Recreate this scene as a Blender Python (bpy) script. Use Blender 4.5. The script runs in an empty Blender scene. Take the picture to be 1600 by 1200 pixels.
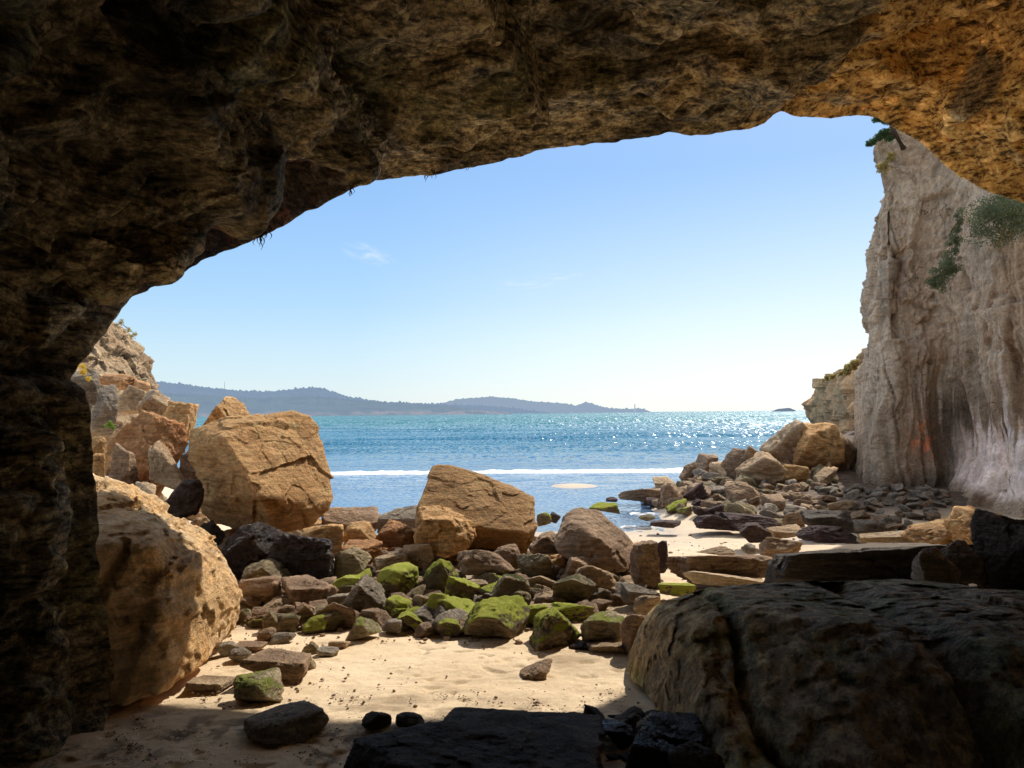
import bpy, bmesh, math, random
import numpy as np
from mathutils import Vector, Matrix
rng = np.random.default_rng(7)
random.seed(7)
R = math.radians
scene = bpy.context.scene
COL = scene.collection

# ------------------------------------------------------------------ camera
H = 2.6
F = 1202.0
cam_d = bpy.data.cameras.new("camera"); cam = bpy.data.objects.new("camera", cam_d); COL.objects.link(cam)
cam_d.sensor_width = 36; cam_d.lens = 36 * F / 1600; cam_d.clip_start = 0.05; cam_d.clip_end = 20000
CR = Matrix.Rotation(R(92.14), 3, 'X') @ Matrix.Rotation(R(-0.5), 3, 'Z')
cam.location = (0, 0, H); cam.rotation_euler = CR.to_euler()
scene.camera = cam
CRn = np.array(CR); CP = np.array([0, 0, H])

def ray(px, py):
    d = CRn @ np.array([(px - 800) / F, -(py - 600) / F, -1.0])
    return d / d[1]
def P(px, py, Y): return CP + ray(px, py) * Y
def G(px, py, z=0.0):
    r = ray(px, py); return CP + r * ((z - H) / r[2])

# ------------------------------------------------------------------ sun
AZ, EL = 32.0, 45.0
S = np.array([math.sin(R(AZ)) * math.cos(R(EL)), math.cos(R(AZ)) * math.cos(R(EL)), math.sin(R(EL))])

# ------------------------------------------------------------------ numpy noise
_perm = np.random.default_rng(3).permutation(4096).astype(np.int64)
_perm = np.concatenate([_perm, _perm, _perm])
_gr = np.random.default_rng(5).normal(size=(4096, 3)); _gr /= np.linalg.norm(_gr, axis=1)[:, None]
_rv = np.random.default_rng(9).random((4096, 4))
def _h(i, j, k): return _perm[_perm[_perm[i & 4095] + (j & 4095)] + (k & 4095)]
def pn(p):
    i = np.floor(p).astype(np.int64); f = p - i
    w = f * f * f * (f * (f * 6 - 15) + 10)
    out = 0
    for a in (0, 1):
        wa = w[:, 0] if a else 1 - w[:, 0]
        for b in (0, 1):
            wb = w[:, 1] if b else 1 - w[:, 1]
            for c in (0, 1):
                wc = w[:, 2] if c else 1 - w[:, 2]
                g = _gr[_h(i[:, 0] + a, i[:, 1] + b, i[:, 2] + c)]
                out = out + wa * wb * wc * (g[:, 0] * (f[:, 0] - a) + g[:, 1] * (f[:, 1] - b) + g[:, 2] * (f[:, 2] - c))
    return out * 1.6
def fbm(p, o=4, lac=2.03, g=.5):
    s = 0; a = 1; t = 0
    for k in range(o):
        s = s + a * pn(p + 17.3 * k); t += a; a *= g; p = p * lac
    return s / t
def ridged(p, o=4):
    s = 0; a = 1; t = 0
    for k in range(o):
        s = s + a * (1 - np.abs(pn(p + 11.7 * k)) * 2); t += a; a *= .5; p = p * 2.1
    return s / t
def facet(p, jit=.9):
    """chipped rock: each Voronoi cell is a randomly tilted, randomly offset plane"""
    i = np.floor(p).astype(np.int64)
    best = np.full(len(p), 9.0); val = np.zeros(len(p))
    for a in (-1, 0, 1):
        for b in (-1, 0, 1):
            for c in (-1, 0, 1):
                ii = i + np.array([a, b, c]); h = _h(ii[:, 0], ii[:, 1], ii[:, 2])
                q = ii + .5 + (_rv[h, :3] - .5) * jit; d = p - q; dd = (d * d).sum(1)
                m = dd < best
                v = (_rv[h, 3] - .5) + (d * _gr[h]).sum(1) * .9
                best = np.where(m, dd, best); val = np.where(m, v, val)
    return val
def sstep(a, b, x):
    t = np.clip((x - a) / (b - a), 0, 1); return t * t * (3 - 2 * t)

def blur(d, shape, n=1):
    a = d.reshape(shape)
    for _ in range(n):
        p = np.pad(a, 1, 'edge'); a = (p[:-2, 1:-1] + p[2:, 1:-1] + p[1:-1, :-2] + p[1:-1, 2:] + 2 * a) / 6
    return a.ravel()
def smooth_n(n, k=10):
    m = np.stack([blur(n[..., c].ravel(), n.shape[:2], k).reshape(n.shape[:2]) for c in range(3)], -1)
    return m / (np.linalg.norm(m, axis=2)[..., None] + 1e-9)
# ------------------------------------------------------------------ object helpers
def tag(o, label=None, cat=None, group=None, kind=None):
    if label: o['label'] = label
    if cat: o['category'] = cat
    if group: o['group'] = group
    if kind: o['kind'] = kind
    return o
def link(name, me, mat=None, parent=None, loc=(0, 0, 0)):
    o = bpy.data.objects.new(name, me); COL.objects.link(o); o.location = loc
    if mat is not None and me is not None:
        me.materials.clear(); me.materials.append(mat)
    if parent: o.parent = parent
    return o
def mesh_from(name, co, quads=None, tris=None, smooth=True):
    me = bpy.data.meshes.new(name)
    faces = quads if quads is not None else tris
    n = faces.shape[1]
    me.vertices.add(len(co)); me.vertices.foreach_set('co', np.asarray(co, dtype=np.float32).ravel())
    me.loops.add(faces.size); me.loops.foreach_set('vertex_index', faces.astype(np.int32).ravel())
    me.polygons.add(len(faces)); me.polygons.foreach_set('loop_start', np.arange(0, faces.size, n, dtype=np.int32))
    me.update(calc_edges=True); me.validate()
    me.polygons.foreach_set('use_smooth', [smooth] * len(me.polygons))
    return me
def grid_faces(nu, nv, wrap=False):
    a = np.arange(nu * nv).reshape(nv, nu)
    if wrap: a = np.concatenate([a, a[:, :1]], axis=1)
    return np.stack([a[:-1, :-1], a[:-1, 1:], a[1:, 1:], a[1:, :-1]], -1).reshape(-1, 4)
def grid_normals(Q):
    du = np.gradient(Q, axis=1); dv = np.gradient(Q, axis=0)
    n = np.cross(du, dv); return n / (np.linalg.norm(n, axis=2)[..., None] + 1e-9)
def colattr(me, rgb, name='tint'):
    a = me.color_attributes.new(name, 'FLOAT_COLOR', 'POINT')
    c = np.ones((len(rgb), 4), dtype=np.float32); c[:, :3] = rgb; a.data.foreach_set('color', c.ravel())

# ------------------------------------------------------------------ materials
class NT:
    def __init__(s, name):
        s.m = bpy.data.materials.new(name); s.m.use_nodes = True; s.t = s.m.node_tree; s.n = s.t.nodes
        s.b = s.n['Principled BSDF']; s.out = s.n['Material Output']
    def add(s, typ, **k):
        n = s.n.new(typ)
        for a, v in k.items():
            if a.startswith('i_'):
                key = a[2:]; key = int(key) if key.isdigit() else key.replace('_', ' ')
                s.put(n.inputs[key], v)
            else: setattr(n, a, v)
        return n
    def put(s, sock, v):
        if hasattr(v, 'is_linked') or hasattr(v, 'links'): s.t.links.new(v, sock)
        else: sock.default_value = v
    def math(s, op, a, b=None, clamp=False):
        n = s.add('ShaderNodeMath', operation=op, use_clamp=clamp); s.put(n.inputs[0], a)
        if b is not None: s.put(n.inputs[1], b)
        return n.outputs[0]
    def vmath(s, op, a, b):
        n = s.add('ShaderNodeVectorMath', operation=op); s.put(n.inputs[0], a)
        s.put(n.inputs['Scale'] if op == 'SCALE' else n.inputs[1], b); return n.outputs[0]
    def noise(s, vec, scale, detail=6, rough=.55, dist=0.):
        n = s.add('ShaderNodeTexNoise'); s.put(n.inputs['Vector'], vec)
        n.inputs['Scale'].default_value = scale; n.inputs['Detail'].default_value = detail
        n.inputs['Roughness'].default_value = rough; n.inputs['Distortion'].default_value = dist; return n.outputs['Fac']
    def rng(s, v, a, b, c=0., d=1.):
        n = s.add('ShaderNodeMapRange'); s.put(n.inputs[0], v)
        for i, x in enumerate((a, b, c, d)): s.put(n.inputs[i + 1], x)
        return n.outputs[0]
    def mix(s, f, a, b, mode='MIX'):
        n = s.add('ShaderNodeMix', data_type='RGBA', blend_type=mode)
        s.put(n.inputs[0], f)
        for i, v in ((6, a), (7, b)):
            if isinstance(v, tuple) and len(v) == 3: v = (*v, 1)
            s.put(n.inputs[i], v)
        return n.outputs[2]
    def bump(s, h, strength, dist, normal=None):
        n = s.add('ShaderNodeBump'); s.put(n.inputs['Height'], h); n.inputs['Strength'].default_value = strength
        n.inputs['Distance'].default_value = dist
        if normal is not None: s.put(n.inputs['Normal'], normal)
        return n.outputs[0]

def rock_mat(name, c1, c2, c3, scale=1., moss=None, mosscol=((.30, .42, .03), (.08, .17, .02)), wet=0., bump=1., white=0., tint=False, crack=.6, strata=.35, ptlo=.6, contrast=0, mps=(.35, .35, 4.5), fine=1.):
    t = NT(name)
    tc = t.add('ShaderNodeTexCoord').outputs['Object']
    oi = t.add('ShaderNodeObjectInfo')
    off = t.vmath('SCALE', (31.7, 17.3, 23.9), oi.outputs['Random'])
    v = t.vmath('ADD', tc, off); v = t.vmath('SCALE', v, scale)
    warp = t.add('ShaderNodeTexNoise', i_Vector=v, i_Scale=1.3, i_Detail=3).outputs['Color']
    vw = t.vmath('ADD', v, t.vmath('SCALE', warp, .5))
    n1 = t.noise(vw, 1.1, 7, .6); n2 = t.noise(v, 7, 8, .65); n3 = t.noise(v, 38, 6, .7)
    mp = t.add('ShaderNodeMapping', i_Vector=t.vmath('ADD', v, t.vmath('SCALE', warp, .16))); mp.inputs['Rotation'].default_value = (R(18), R(12), 0); mp.inputs['Scale'].default_value = mps
    st = t.noise(mp.outputs[0], 1.6, 7, .62)
    col = t.mix(t.rng(n1, .38, .62), c1, c2)
    col = t.mix(t.math('MULTIPLY', t.rng(st, .52, .68), strata), col, tuple(x * .55 for x in c2))
    col = t.mix(t.math('MULTIPLY', t.rng(n2, .54, .72), .65), col, c3)
    # pale scuffs
    col = t.mix(t.math('MULTIPLY', t.rng(t.noise(v, 3.1, 9, .7), .56, .70), .35), col, tuple(min(.6, x * 1.6 + .02) for x in c1))
    col = t.mix(1., col, t.rng(n3, .3, .7, .72, 1.25), 'MULTIPLY')
    vo = t.add('ShaderNodeTexVoronoi', feature='DISTANCE_TO_EDGE'); t.put(vo.inputs['Vector'], t.vmath('ADD', v, t.vmath('SCALE', t.add('ShaderNodeTexNoise', i_Vector=v, i_Scale=3., i_Detail=6).outputs['Color'], .9)))
    vo.inputs['Scale'].default_value = 1.3
    ck = t.rng(vo.outputs['Distance'], 0., .013, 1., 0.)
    ck = t.math('MULTIPLY', ck, t.rng(t.noise(v, 1.7, 3), .52, .62))
    col = t.mix(t.math('MULTIPLY', ck, crack), col, tuple(x * .25 for x in c3))
    if contrast:
        cn = t.rng(t.noise(mp.outputs[0], 5.5 * fine, 9, .72), .40, .60, max(.08, 1 - contrast * .65), 1 + contrast * .55)
        col = t.mix(1., col, cn, 'MULTIPLY')
        cn = t.rng(t.noise(v, 14 * fine, 6, .75), .40, .62, 1 - contrast * .4, 1 + contrast * .4); col = t.mix(1., col, cn, 'MULTIPLY')
    geo = t.add('ShaderNodeNewGeometry')
    pt = t.rng(geo.outputs['Pointiness'], .43, .57, ptlo, 1.4)  # occlusion-like dark creases and highlighted edges painted into the colour
    col = t.mix(1., col, pt, 'MULTIPLY')
    col = t.mix(1., col, t.rng(oi.outputs['Random'], 0, 1, .8, 1.18), 'MULTIPLY')
    nz = t.add('ShaderNodeSeparateXYZ', i_0=geo.outputs['Normal']).outputs[2]
    rough = t.rng(n2, .3, .7, .75, .95)
    if white:
        wm = t.math('MULTIPLY', t.rng(t.noise(vw, 2.3, 8, .7), .55, .66), t.rng(nz, .1, .7))
        col = t.mix(t.math('MULTIPLY', wm, white), col, (.55, .55, .56))
    if tint:
        at = t.add('ShaderNodeVertexColor', layer_name='tint')
        col = t.mix(1., col, at.outputs[0], 'MULTIPLY')
    h = t.math('ADD', t.math('MULTIPLY', n2, .9), t.math('MULTIPLY', n3, .28))
    h = t.math('ADD', h, t.math('MULTIPLY', st, .7)); h = t.math('SUBTRACT', h, t.math('MULTIPLY', ck, .35 * crack))
    if moss is not None:
        mn = t.math('ADD', t.math('MULTIPLY', t.noise(v, 2.6, 9, .68), .62), t.math('MULTIPLY', t.noise(v, 9, 7, .72), .38))
        m = t.math('ADD', mn, t.math('MULTIPLY', nz, .16))
        m = t.rng(m, .995 - moss, 1.04 - moss)
        mc = t.mix(t.rng(t.noise(v, 9, 6, .7), .38, .6), mosscol[0], mosscol[1])
        col = t.mix(m, col, mc); h = t.math('ADD', h, t.math('MULTIPLY', t.math('MULTIPLY', m, t.noise(v, 60, 4, .8)), 1.1))
        rough = t.math('MAXIMUM', rough, m)
    nrm = t.bump(h, 1.0 * bump, .11 / scale)
    t.put(t.b.inputs['Base Color'], col); t.put(t.b.inputs['Normal'], nrm)
    if wet:
        wm = t.rng(t.noise(v, 5, 6, .7), .42, .58, .12, .5)
        rough = t.mix(1., rough, wm, 'MULTIPLY'); t.b.inputs['Specular IOR Level'].default_value = .22
    else: t.b.inputs['Specular IOR Level'].default_value = .22
    t.put(t.b.inputs['Roughness'], rough)
    return t.m

M = {}
M['ochre'] = rock_mat('ochre_sandstone', (.62, .37, .16), (.46, .245, .09), (.22, .12, .055), contrast=.35, strata=.5)
M['orange'] = rock_mat('orange_sandstone', (.50, .27, .12), (.40, .18, .07), (.17, .09, .045), contrast=.3)
M['tan'] = rock_mat('tan_sandstone', (.46, .33, .20), (.35, .23, .13), (.16, .11, .07), contrast=.3)
M['pale'] = rock_mat('pale_sandstone', (.62, .48, .31), (.5, .35, .2), (.26, .18, .11), contrast=.3)
M['brown'] = rock_mat('brown_sandstone', (.37, .25, .155), (.26, .165, .10), (.09, .06, .04), contrast=.4)
M['olive'] = rock_mat('olive_brown_rock', (.28, .215, .12), (.2, .155, .085), (.075, .058, .038), moss=.31, mosscol=((.20, .21, .05), (.09, .11, .03)), contrast=.4)
M['grey'] = rock_mat('grey_rock', (.32, .265, .20), (.23, .185, .14), (.08, .065, .055), contrast=.4)
M['dark'] = rock_mat('dark_rock', (.10, .08, .062), (.065, .052, .042), (.025, .022, .018), contrast=.6)
M['wet'] = rock_mat('wet_dark_rock', (.05, .038, .028), (.08, .045, .03), (.015, .013, .012), wet=1., bump=1.7, contrast=.5)
M['mussel'] = rock_mat('mussel_covered_rock', (.14, .09, .08), (.09, .06, .06), (.03, .025, .028), bump=1.8, scale=1.8, contrast=.5)
M['moss'] = rock_mat('mossy_rock', (.22, .165, .095), (.15, .115, .065), (.06, .045, .03), moss=.465, mosscol=((.68, .68, .12), (.44, .50, .06)), contrast=.4)
M['moss_hi'] = rock_mat('green_algae_rock', (.22, .165, .095), (.15, .115, .065), (.06, .045, .03), moss=.545, mosscol=((.80, .80, .18), (.58, .66, .08)), contrast=.4)
M['moss_pale'] = rock_mat('pale_mossy_rock', (.44, .35, .21), (.33, .25, .15), (.14, .11, .07), moss=.40, mosscol=((.56, .56, .14), (.36, .4, .09)), contrast=.3)
M['golden'] = rock_mat('golden_outcrop', (.86, .62, .36), (.74, .42, .16), (.36, .21, .10), scale=.8, strata=.6, crack=.5, contrast=.3)
M['cliff'] = rock_mat('cliff_sandstone', (.93, .72, .53), (.84, .61, .44), (.64, .45, .31), scale=.45, tint=True, bump=1.2, strata=.35, ptlo=.9, contrast=.22, mps=(2.6, 2.6, .28))
M['leftcliff'] = rock_mat('ochre_cliff', (.58, .41, .24), (.48, .31, .17), (.28, .19, .11), scale=.5, bump=1.4)
M['cave'] = rock_mat('cave_rock', (.44, .35, .205), (.32, .255, .145), (.13, .105, .065), scale=.8, tint=True, bump=1.8, strata=.7, ptlo=.5, contrast=1.3, mps=(.5, .7, 2.4), fine=1.3)
M['ledge'] = rock_mat('ledge_rock', (.64, .53, .38), (.50, .41, .29), (.22, .18, .13), scale=.9, tint=True, bump=1.9, contrast=.7, mps=(1.8, 1.2, .6))

def simple_mat(name, c, rough=.9, spec=.2):
    t = NT(name); tc = t.add('ShaderNodeTexCoord').outputs['Object']
    n = t.noise(tc, 5, 5); t.put(t.b.inputs['Base Color'], t.mix(t.rng(n, .35, .65), tuple(x * .7 for x in c), tuple(x * 1.25 for x in c)))
    t.b.inputs['Roughness'].default_value = rough; t.b.inputs['Specular IOR Level'].default_value = spec
    return t.m
def leaf_mat(name, c):
    t = NT(name); oi = t.add('ShaderNodeNewGeometry').outputs['Random Per Island']
    t.put(t.b.inputs['Base Color'], t.mix(oi, tuple(x * .5 for x in c), tuple(x * 1.5 for x in c)))
    t.b.inputs['Roughness'].default_value = .7
    tr = t.add('ShaderNodeBsdfTranslucent'); tr.inputs[0].default_value = (*[min(1, x * 1.5) for x in c], 1); ms = t.add('ShaderNodeMixShader'); ms.inputs[0].default_value = .4
    t.t.links.new(t.b.outputs[0], ms.inputs[1]); t.t.links.new(tr.outputs[0], ms.inputs[2]); t.t.links.new(ms.outputs[0], t.out.inputs[0])
    return t.m

# ------------------------------------------------------------------ rocks
_ico = {}
def ico(n):
    if n not in _ico:
        bm = bmesh.new(); bmesh.ops.create_icosphere(bm, subdivisions=n, radius=1)
        me = bpy.data.meshes.new('ico'); bm.to_mesh(me); bm.free()
        me.polygons.foreach_set('use_smooth', [True] * len(me.polygons))
        a = np.empty(len(me.vertices) * 3); me.vertices.foreach_get('co', a); _ico[n] = (me, a.reshape(-1, 3))
    return _ico[n]
def poly_radial(D, n, h, p):
    c = np.clip(D @ n.T, 0, None) / h[None, :]
    return (c ** p).sum(1) ** (-1 / p)
def rough_up(co, nrm, size, seed, amt=1., pl=1.):
    """displace co along nrm with chipped facets, ledges and fbm; size = mean radius"""
    o = np.array([seed * 13.7 % 97, seed * 7.1 % 53, seed * 3.3 % 71])
    q = co / size + o
    d = .055 * facet(q * np.array([1.5, 1.5, 2.2]) + fbm(q * 2, 2)[:, None] * .3)
    d += .028 * facet(q * np.array([3.6, 3.6, 5.5]) + fbm(q * 4, 2)[:, None] * .3) * pl
    d += .05 * fbm(q * 1.6, 5, g=.55) + .022 * fbm(q * 7, 4, g=.6)
    cr = np.abs(pn(q * 1.7 + 5)); d -= .022 * (1 - sstep(0, .02, cr)) * sstep(0, .3, pn(q * 1.1 + 9) + .1)
    return co + nrm * (d * size * amt)[:, None]
def make_rock(dim, kind='block', seed=0, sub=4, amt=1.):
    """dim=(w,d,h); returns local verts with bounding box = dim centred"""
    g = np.random.default_rng(seed)
    me, D0 = ico(sub)
    dim = np.array(dim, float); sc = dim ** .6; D = D0 * sc; D /= np.linalg.norm(D, axis=1)[:, None]
    N = []; Hh = []
    base = np.vstack([np.eye(3), -np.eye(3)])
    tilt = {'block': .34, 'slab': .2, 'round': .4, 'wedge': .34}[kind]
    for b in base:
        n = b + g.normal(size=3) * tilt; n /= np.linalg.norm(n); N.append(n); Hh.append((np.abs(n) @ dim) * .5 * g.uniform(.8, 1) * (.85 if kind != 'slab' else 1))
    extra = {'block': 5, 'slab': 4, 'round': 14, 'wedge': 4}[kind]
    for _ in range(extra):
        n = g.normal(size=3); n /= np.linalg.norm(n); n2 = n / dim; n2 /= np.linalg.norm(n2)
        N.append(n2); Hh.append(np.linalg.norm(n2 * dim * .5) * (g.uniform(1.0, 1.22) if kind != 'round' else g.uniform(.88, 1.0)))
    if kind == 'wedge':
        for sx in (-1, 1):
            n = np.array([sx * g.uniform(.7, 1.1), g.uniform(-.4, .2), g.uniform(.6, .9)]); n /= np.linalg.norm(n)
            N.append(n); Hh.append((np.abs(n) @ dim) * .5 * g.uniform(.5, .62))
    N = np.array(N); Hh = np.array(Hh)
    pw = {'block': 34, 'slab': 34, 'round': 12, 'wedge': 36}[kind]
    co = D * poly_radial(D, N, Hh, pw)[:, None]
    size = float((dim[0] * dim[1] * dim[2]) ** (1 / 3) * .55)
    co = rough_up(co, D, size, seed, amt * (1.55 if kind != 'round' else 1.25))
    mn, mx = co.min(0), co.max(0); co = (co - (mn + mx) / 2) / (mx - mn) * dim
    return me, co
def rock_mesh(name, tm, co):
    me = tm.copy(); me.name = name; me.vertices.foreach_set('co', co.astype(np.float32).ravel()); me.update(); return me

def hull_rock(name, corners, mat, label, cat='boulder', sub=6, p=30, seed=1, amt=1., group=None, post=None, kindname=None):
    pts = np.array([c for c in corners], float)
    bm = bmesh.new()
    vs = [bm.verts.new(Vector(q)) for q in pts]
    bmesh.ops.convex_hull(bm, input=vs); bm.normal_update()
    cen = (pts.max(0) + pts.min(0)) / 2
    cen = cen * .5 + pts.mean(0) * .5
    N, Hh = [], []
    for f in bm.faces:
        n = np.array(f.normal); h = float(n @ (np.array(f.verts[0].co) - cen))
        if h < 0: n = -n; h = -h
        if f.calc_area() > 1e-6 and h > 1e-4: N.append(n); Hh.append(h)
    bm.free()
    N = np.array(N); Hh = np.array(Hh)
    # drop coplanar duplicates
    keep = []
    for i in range(len(N)):
        if not any(N[i] @ N[j] > .995 for j in keep): keep.append(i)
    N, Hh = N[keep], Hh[keep]
    tm, D0 = ico(sub); dim = pts.max(0) - pts.min(0)
    D = D0 * dim ** .7; D /= np.linalg.norm(D, axis=1)[:, None]
    co = D * poly_radial(D, N, Hh * 1.0, p)[:, None]
    size = float(np.prod(dim) ** (1 / 3) * .5)
    co = rough_up(co, D, size, seed, amt)
    if post is not None: co = post(co, cen)
    me = rock_mesh(name, tm, co)
    o = link(name, me, mat, loc=cen)
    return tag(o, label, cat, group)

# ------------------------------------------------------------------ ground height
ZW = -0.25
def sand_z(x, y):
    x = np.asarray(x, float); y = np.asarray(y, float)
    z = -.0263 * np.clip(y - 9, 0, 40) - .06 * np.clip(y - 34, 0, 60)
    x0 = np.interp(y, [19, 23, 28, 30, 33, 37, 60], [3.6, 3.6, 5.8, 7.8, 10., 12.8, 30]); m = np.clip(x - x0, 0, 5) * np.interp(y, [19, 24, 28, 30, 34, 60], [0, .09, .28, .33, .48, .5])
    m = m * sstep(60, 44, y)
    fill = .30 * sstep(0, 1.6, x - x0 + .1) * sstep(16.5, 20, y)
    z = z + m + fill * sstep(60, 44, y)
    # sandbar showing in the shallows
    bx, by = 2.35, 29.9
    r2 = ((x - bx) / 1.1) ** 2 + ((y - by) / 1.3) ** 2
    bar = ZW + .035 - .05 * r2
    z = np.where(r2 < 4, np.maximum(z, bar), z)
    # left bank of the cave mouth
    z = z + .25 * np.clip(-.33 * y - x, 0, 6) * sstep(11, 16, y) * sstep(60, 40, y)
    z = z + .10 * sstep(4.8, 2.0, y)
    return z
_YS = np.concatenate([np.linspace(3, 20, 1400), np.linspace(20, 60, 1200)])
def ground_at(px, py):
    """first point where the pixel's ray meets the beach (ray march)"""
    r = ray(px, py); q = CP[None, :] + r[None, :] * _YS[:, None]
    hit = np.nonzero(q[:, 2] <= sand_z(q[:, 0], q[:, 1]))[0]
    return q[hit[0]] if len(hit) else q[-1]

exec_after = []
# sand sheet
def build_sand():
    xs = np.concatenate([np.linspace(-60, -9, 60)[:-1], np.linspace(-9, 9, 760), np.linspace(9, 60, 60)[1:]])
    ys = np.concatenate([np.linspace(-8, 3.2, 20)[:-1], 3.2 * (22 / 3.2) ** np.linspace(0, 1, 760), np.linspace(22, 90, 120)[1:]])
    X, Y = np.meshgrid(xs, ys); Z = sand_z(X, Y)
    p = np.stack([X.ravel(), Y.ravel(), np.zeros(X.size)], 1)
    n = fbm(p * .55, 3).reshape(X.shape) * .07 + fbm(p * np.array([2.2, 3.2, 1]), 4).reshape(X.shape) * .022
    trk = pn(p * np.array([5.5, 7.5, 1])).reshape(X.shape)
    msk = sstep(.0, .35, pn(p * .8 + 4).reshape(X.shape) + .1)
    n -= .022 * sstep(.18, .55, trk) * msk
    n += .006 * fbm(p * 16, 3).reshape(X.shape)
    n *= sstep(26, 17, Y) * .9 + .1
    Z = Z + n * np.where(Y > 17, .5, 1)
    Z = np.where(Y > 60, np.minimum(Z, -1), Z)
    me = mesh_from('sand', np.stack([X, Y, Z], -1).reshape(-1, 3), quads=grid_faces(len(xs), len(ys)))
    t = NT('beach_sand'); tc = t.add('ShaderNodeTexCoord').outputs['Object']
    n1 = t.noise(tc, .9, 6, .6); n2 = t.noise(tc, 5, 7, .7); n3 = t.noise(tc, 60, 4, .8); n4 = t.noise(tc, 240, 2, .5)
    col = t.mix(t.rng(n1, .35, .65), (.82, .645, .43), (.74, .56, .355))
    mp = t.add('ShaderNodeMapping', i_Vector=tc); mp.inputs['Scale'].default_value = (.55, 1.3, 1)
    wetp = t.rng(t.noise(mp.outputs[0], .75, 6, .65, .4), .56, .66)
    col = t.mix(t.math('MULTIPLY', wetp, .6), col, (.27, .18, .10))
    deb = t.math('MULTIPLY', t.rng(n2, .63, .70), t.rng(t.noise(tc, 1.4, 3), .48, .6))
    col = t.mix(t.math('MULTIPLY', deb, .55), col, (.17, .11, .06))
    col = t.mix(1., col, t.rng(n3, .25, .75, .8, 1.18), 'MULTIPLY')
    sep = t.add('ShaderNodeSeparateXYZ', i_0=tc)
    gm = t.math('MULTIPLY', t.math('MULTIPLY', t.rng(sep.outputs[1], 9.2, 10.2), t.rng(sep.outputs[1], 16.5, 15)), t.math('MULTIPLY', t.rng(sep.outputs[0], 1.9, 1.2), t.rng(n1, .3, .45, .6, 1.)))
    col = t.mix(t.math('MULTIPLY', gm, .85), col, t.mix(t.rng(n2, .4, .6), (.26, .18, .11), (.10, .07, .045)))
    w = t.rng(sep.outputs[2], -.16, -.27)          # wet by the waterline
    col = t.mix(w, col, (.30, .235, .17))
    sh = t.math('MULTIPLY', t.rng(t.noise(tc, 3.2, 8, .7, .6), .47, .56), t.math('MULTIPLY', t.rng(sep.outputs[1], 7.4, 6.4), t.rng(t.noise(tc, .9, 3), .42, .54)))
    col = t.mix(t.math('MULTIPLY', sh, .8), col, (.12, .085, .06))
    far = t.rng(sep.outputs[1], 11, 15); col = t.mix(t.math('MULTIPLY', far, .35), col, (.62, .52, .42))
    gr = t.rng(sep.outputs[0], 4.2, 5.5); gr = t.math('MULTIPLY', gr, t.rng(sep.outputs[1], 18, 20))
    col = t.mix(gr, col, t.mix(t.rng(n2, .4, .6), (.16, .11, .075), (.07, .05, .04)))
    t.put(t.b.inputs['Base Color'], col)
    t.put(t.b.inputs['Roughness'], t.rng(w, 0, 1, .9, .35)); t.b.inputs['Specular IOR Level'].default_value = .25
    h = t.math('ADD', t.math('MULTIPLY', n2, 1.), t.math('ADD', t.math('MULTIPLY', n3, .25), t.math('MULTIPLY', n4, .08)))
    t.put(t.b.inputs['Normal'], t.bump(h, .55, .035))
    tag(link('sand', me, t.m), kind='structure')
build_sand()

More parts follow.
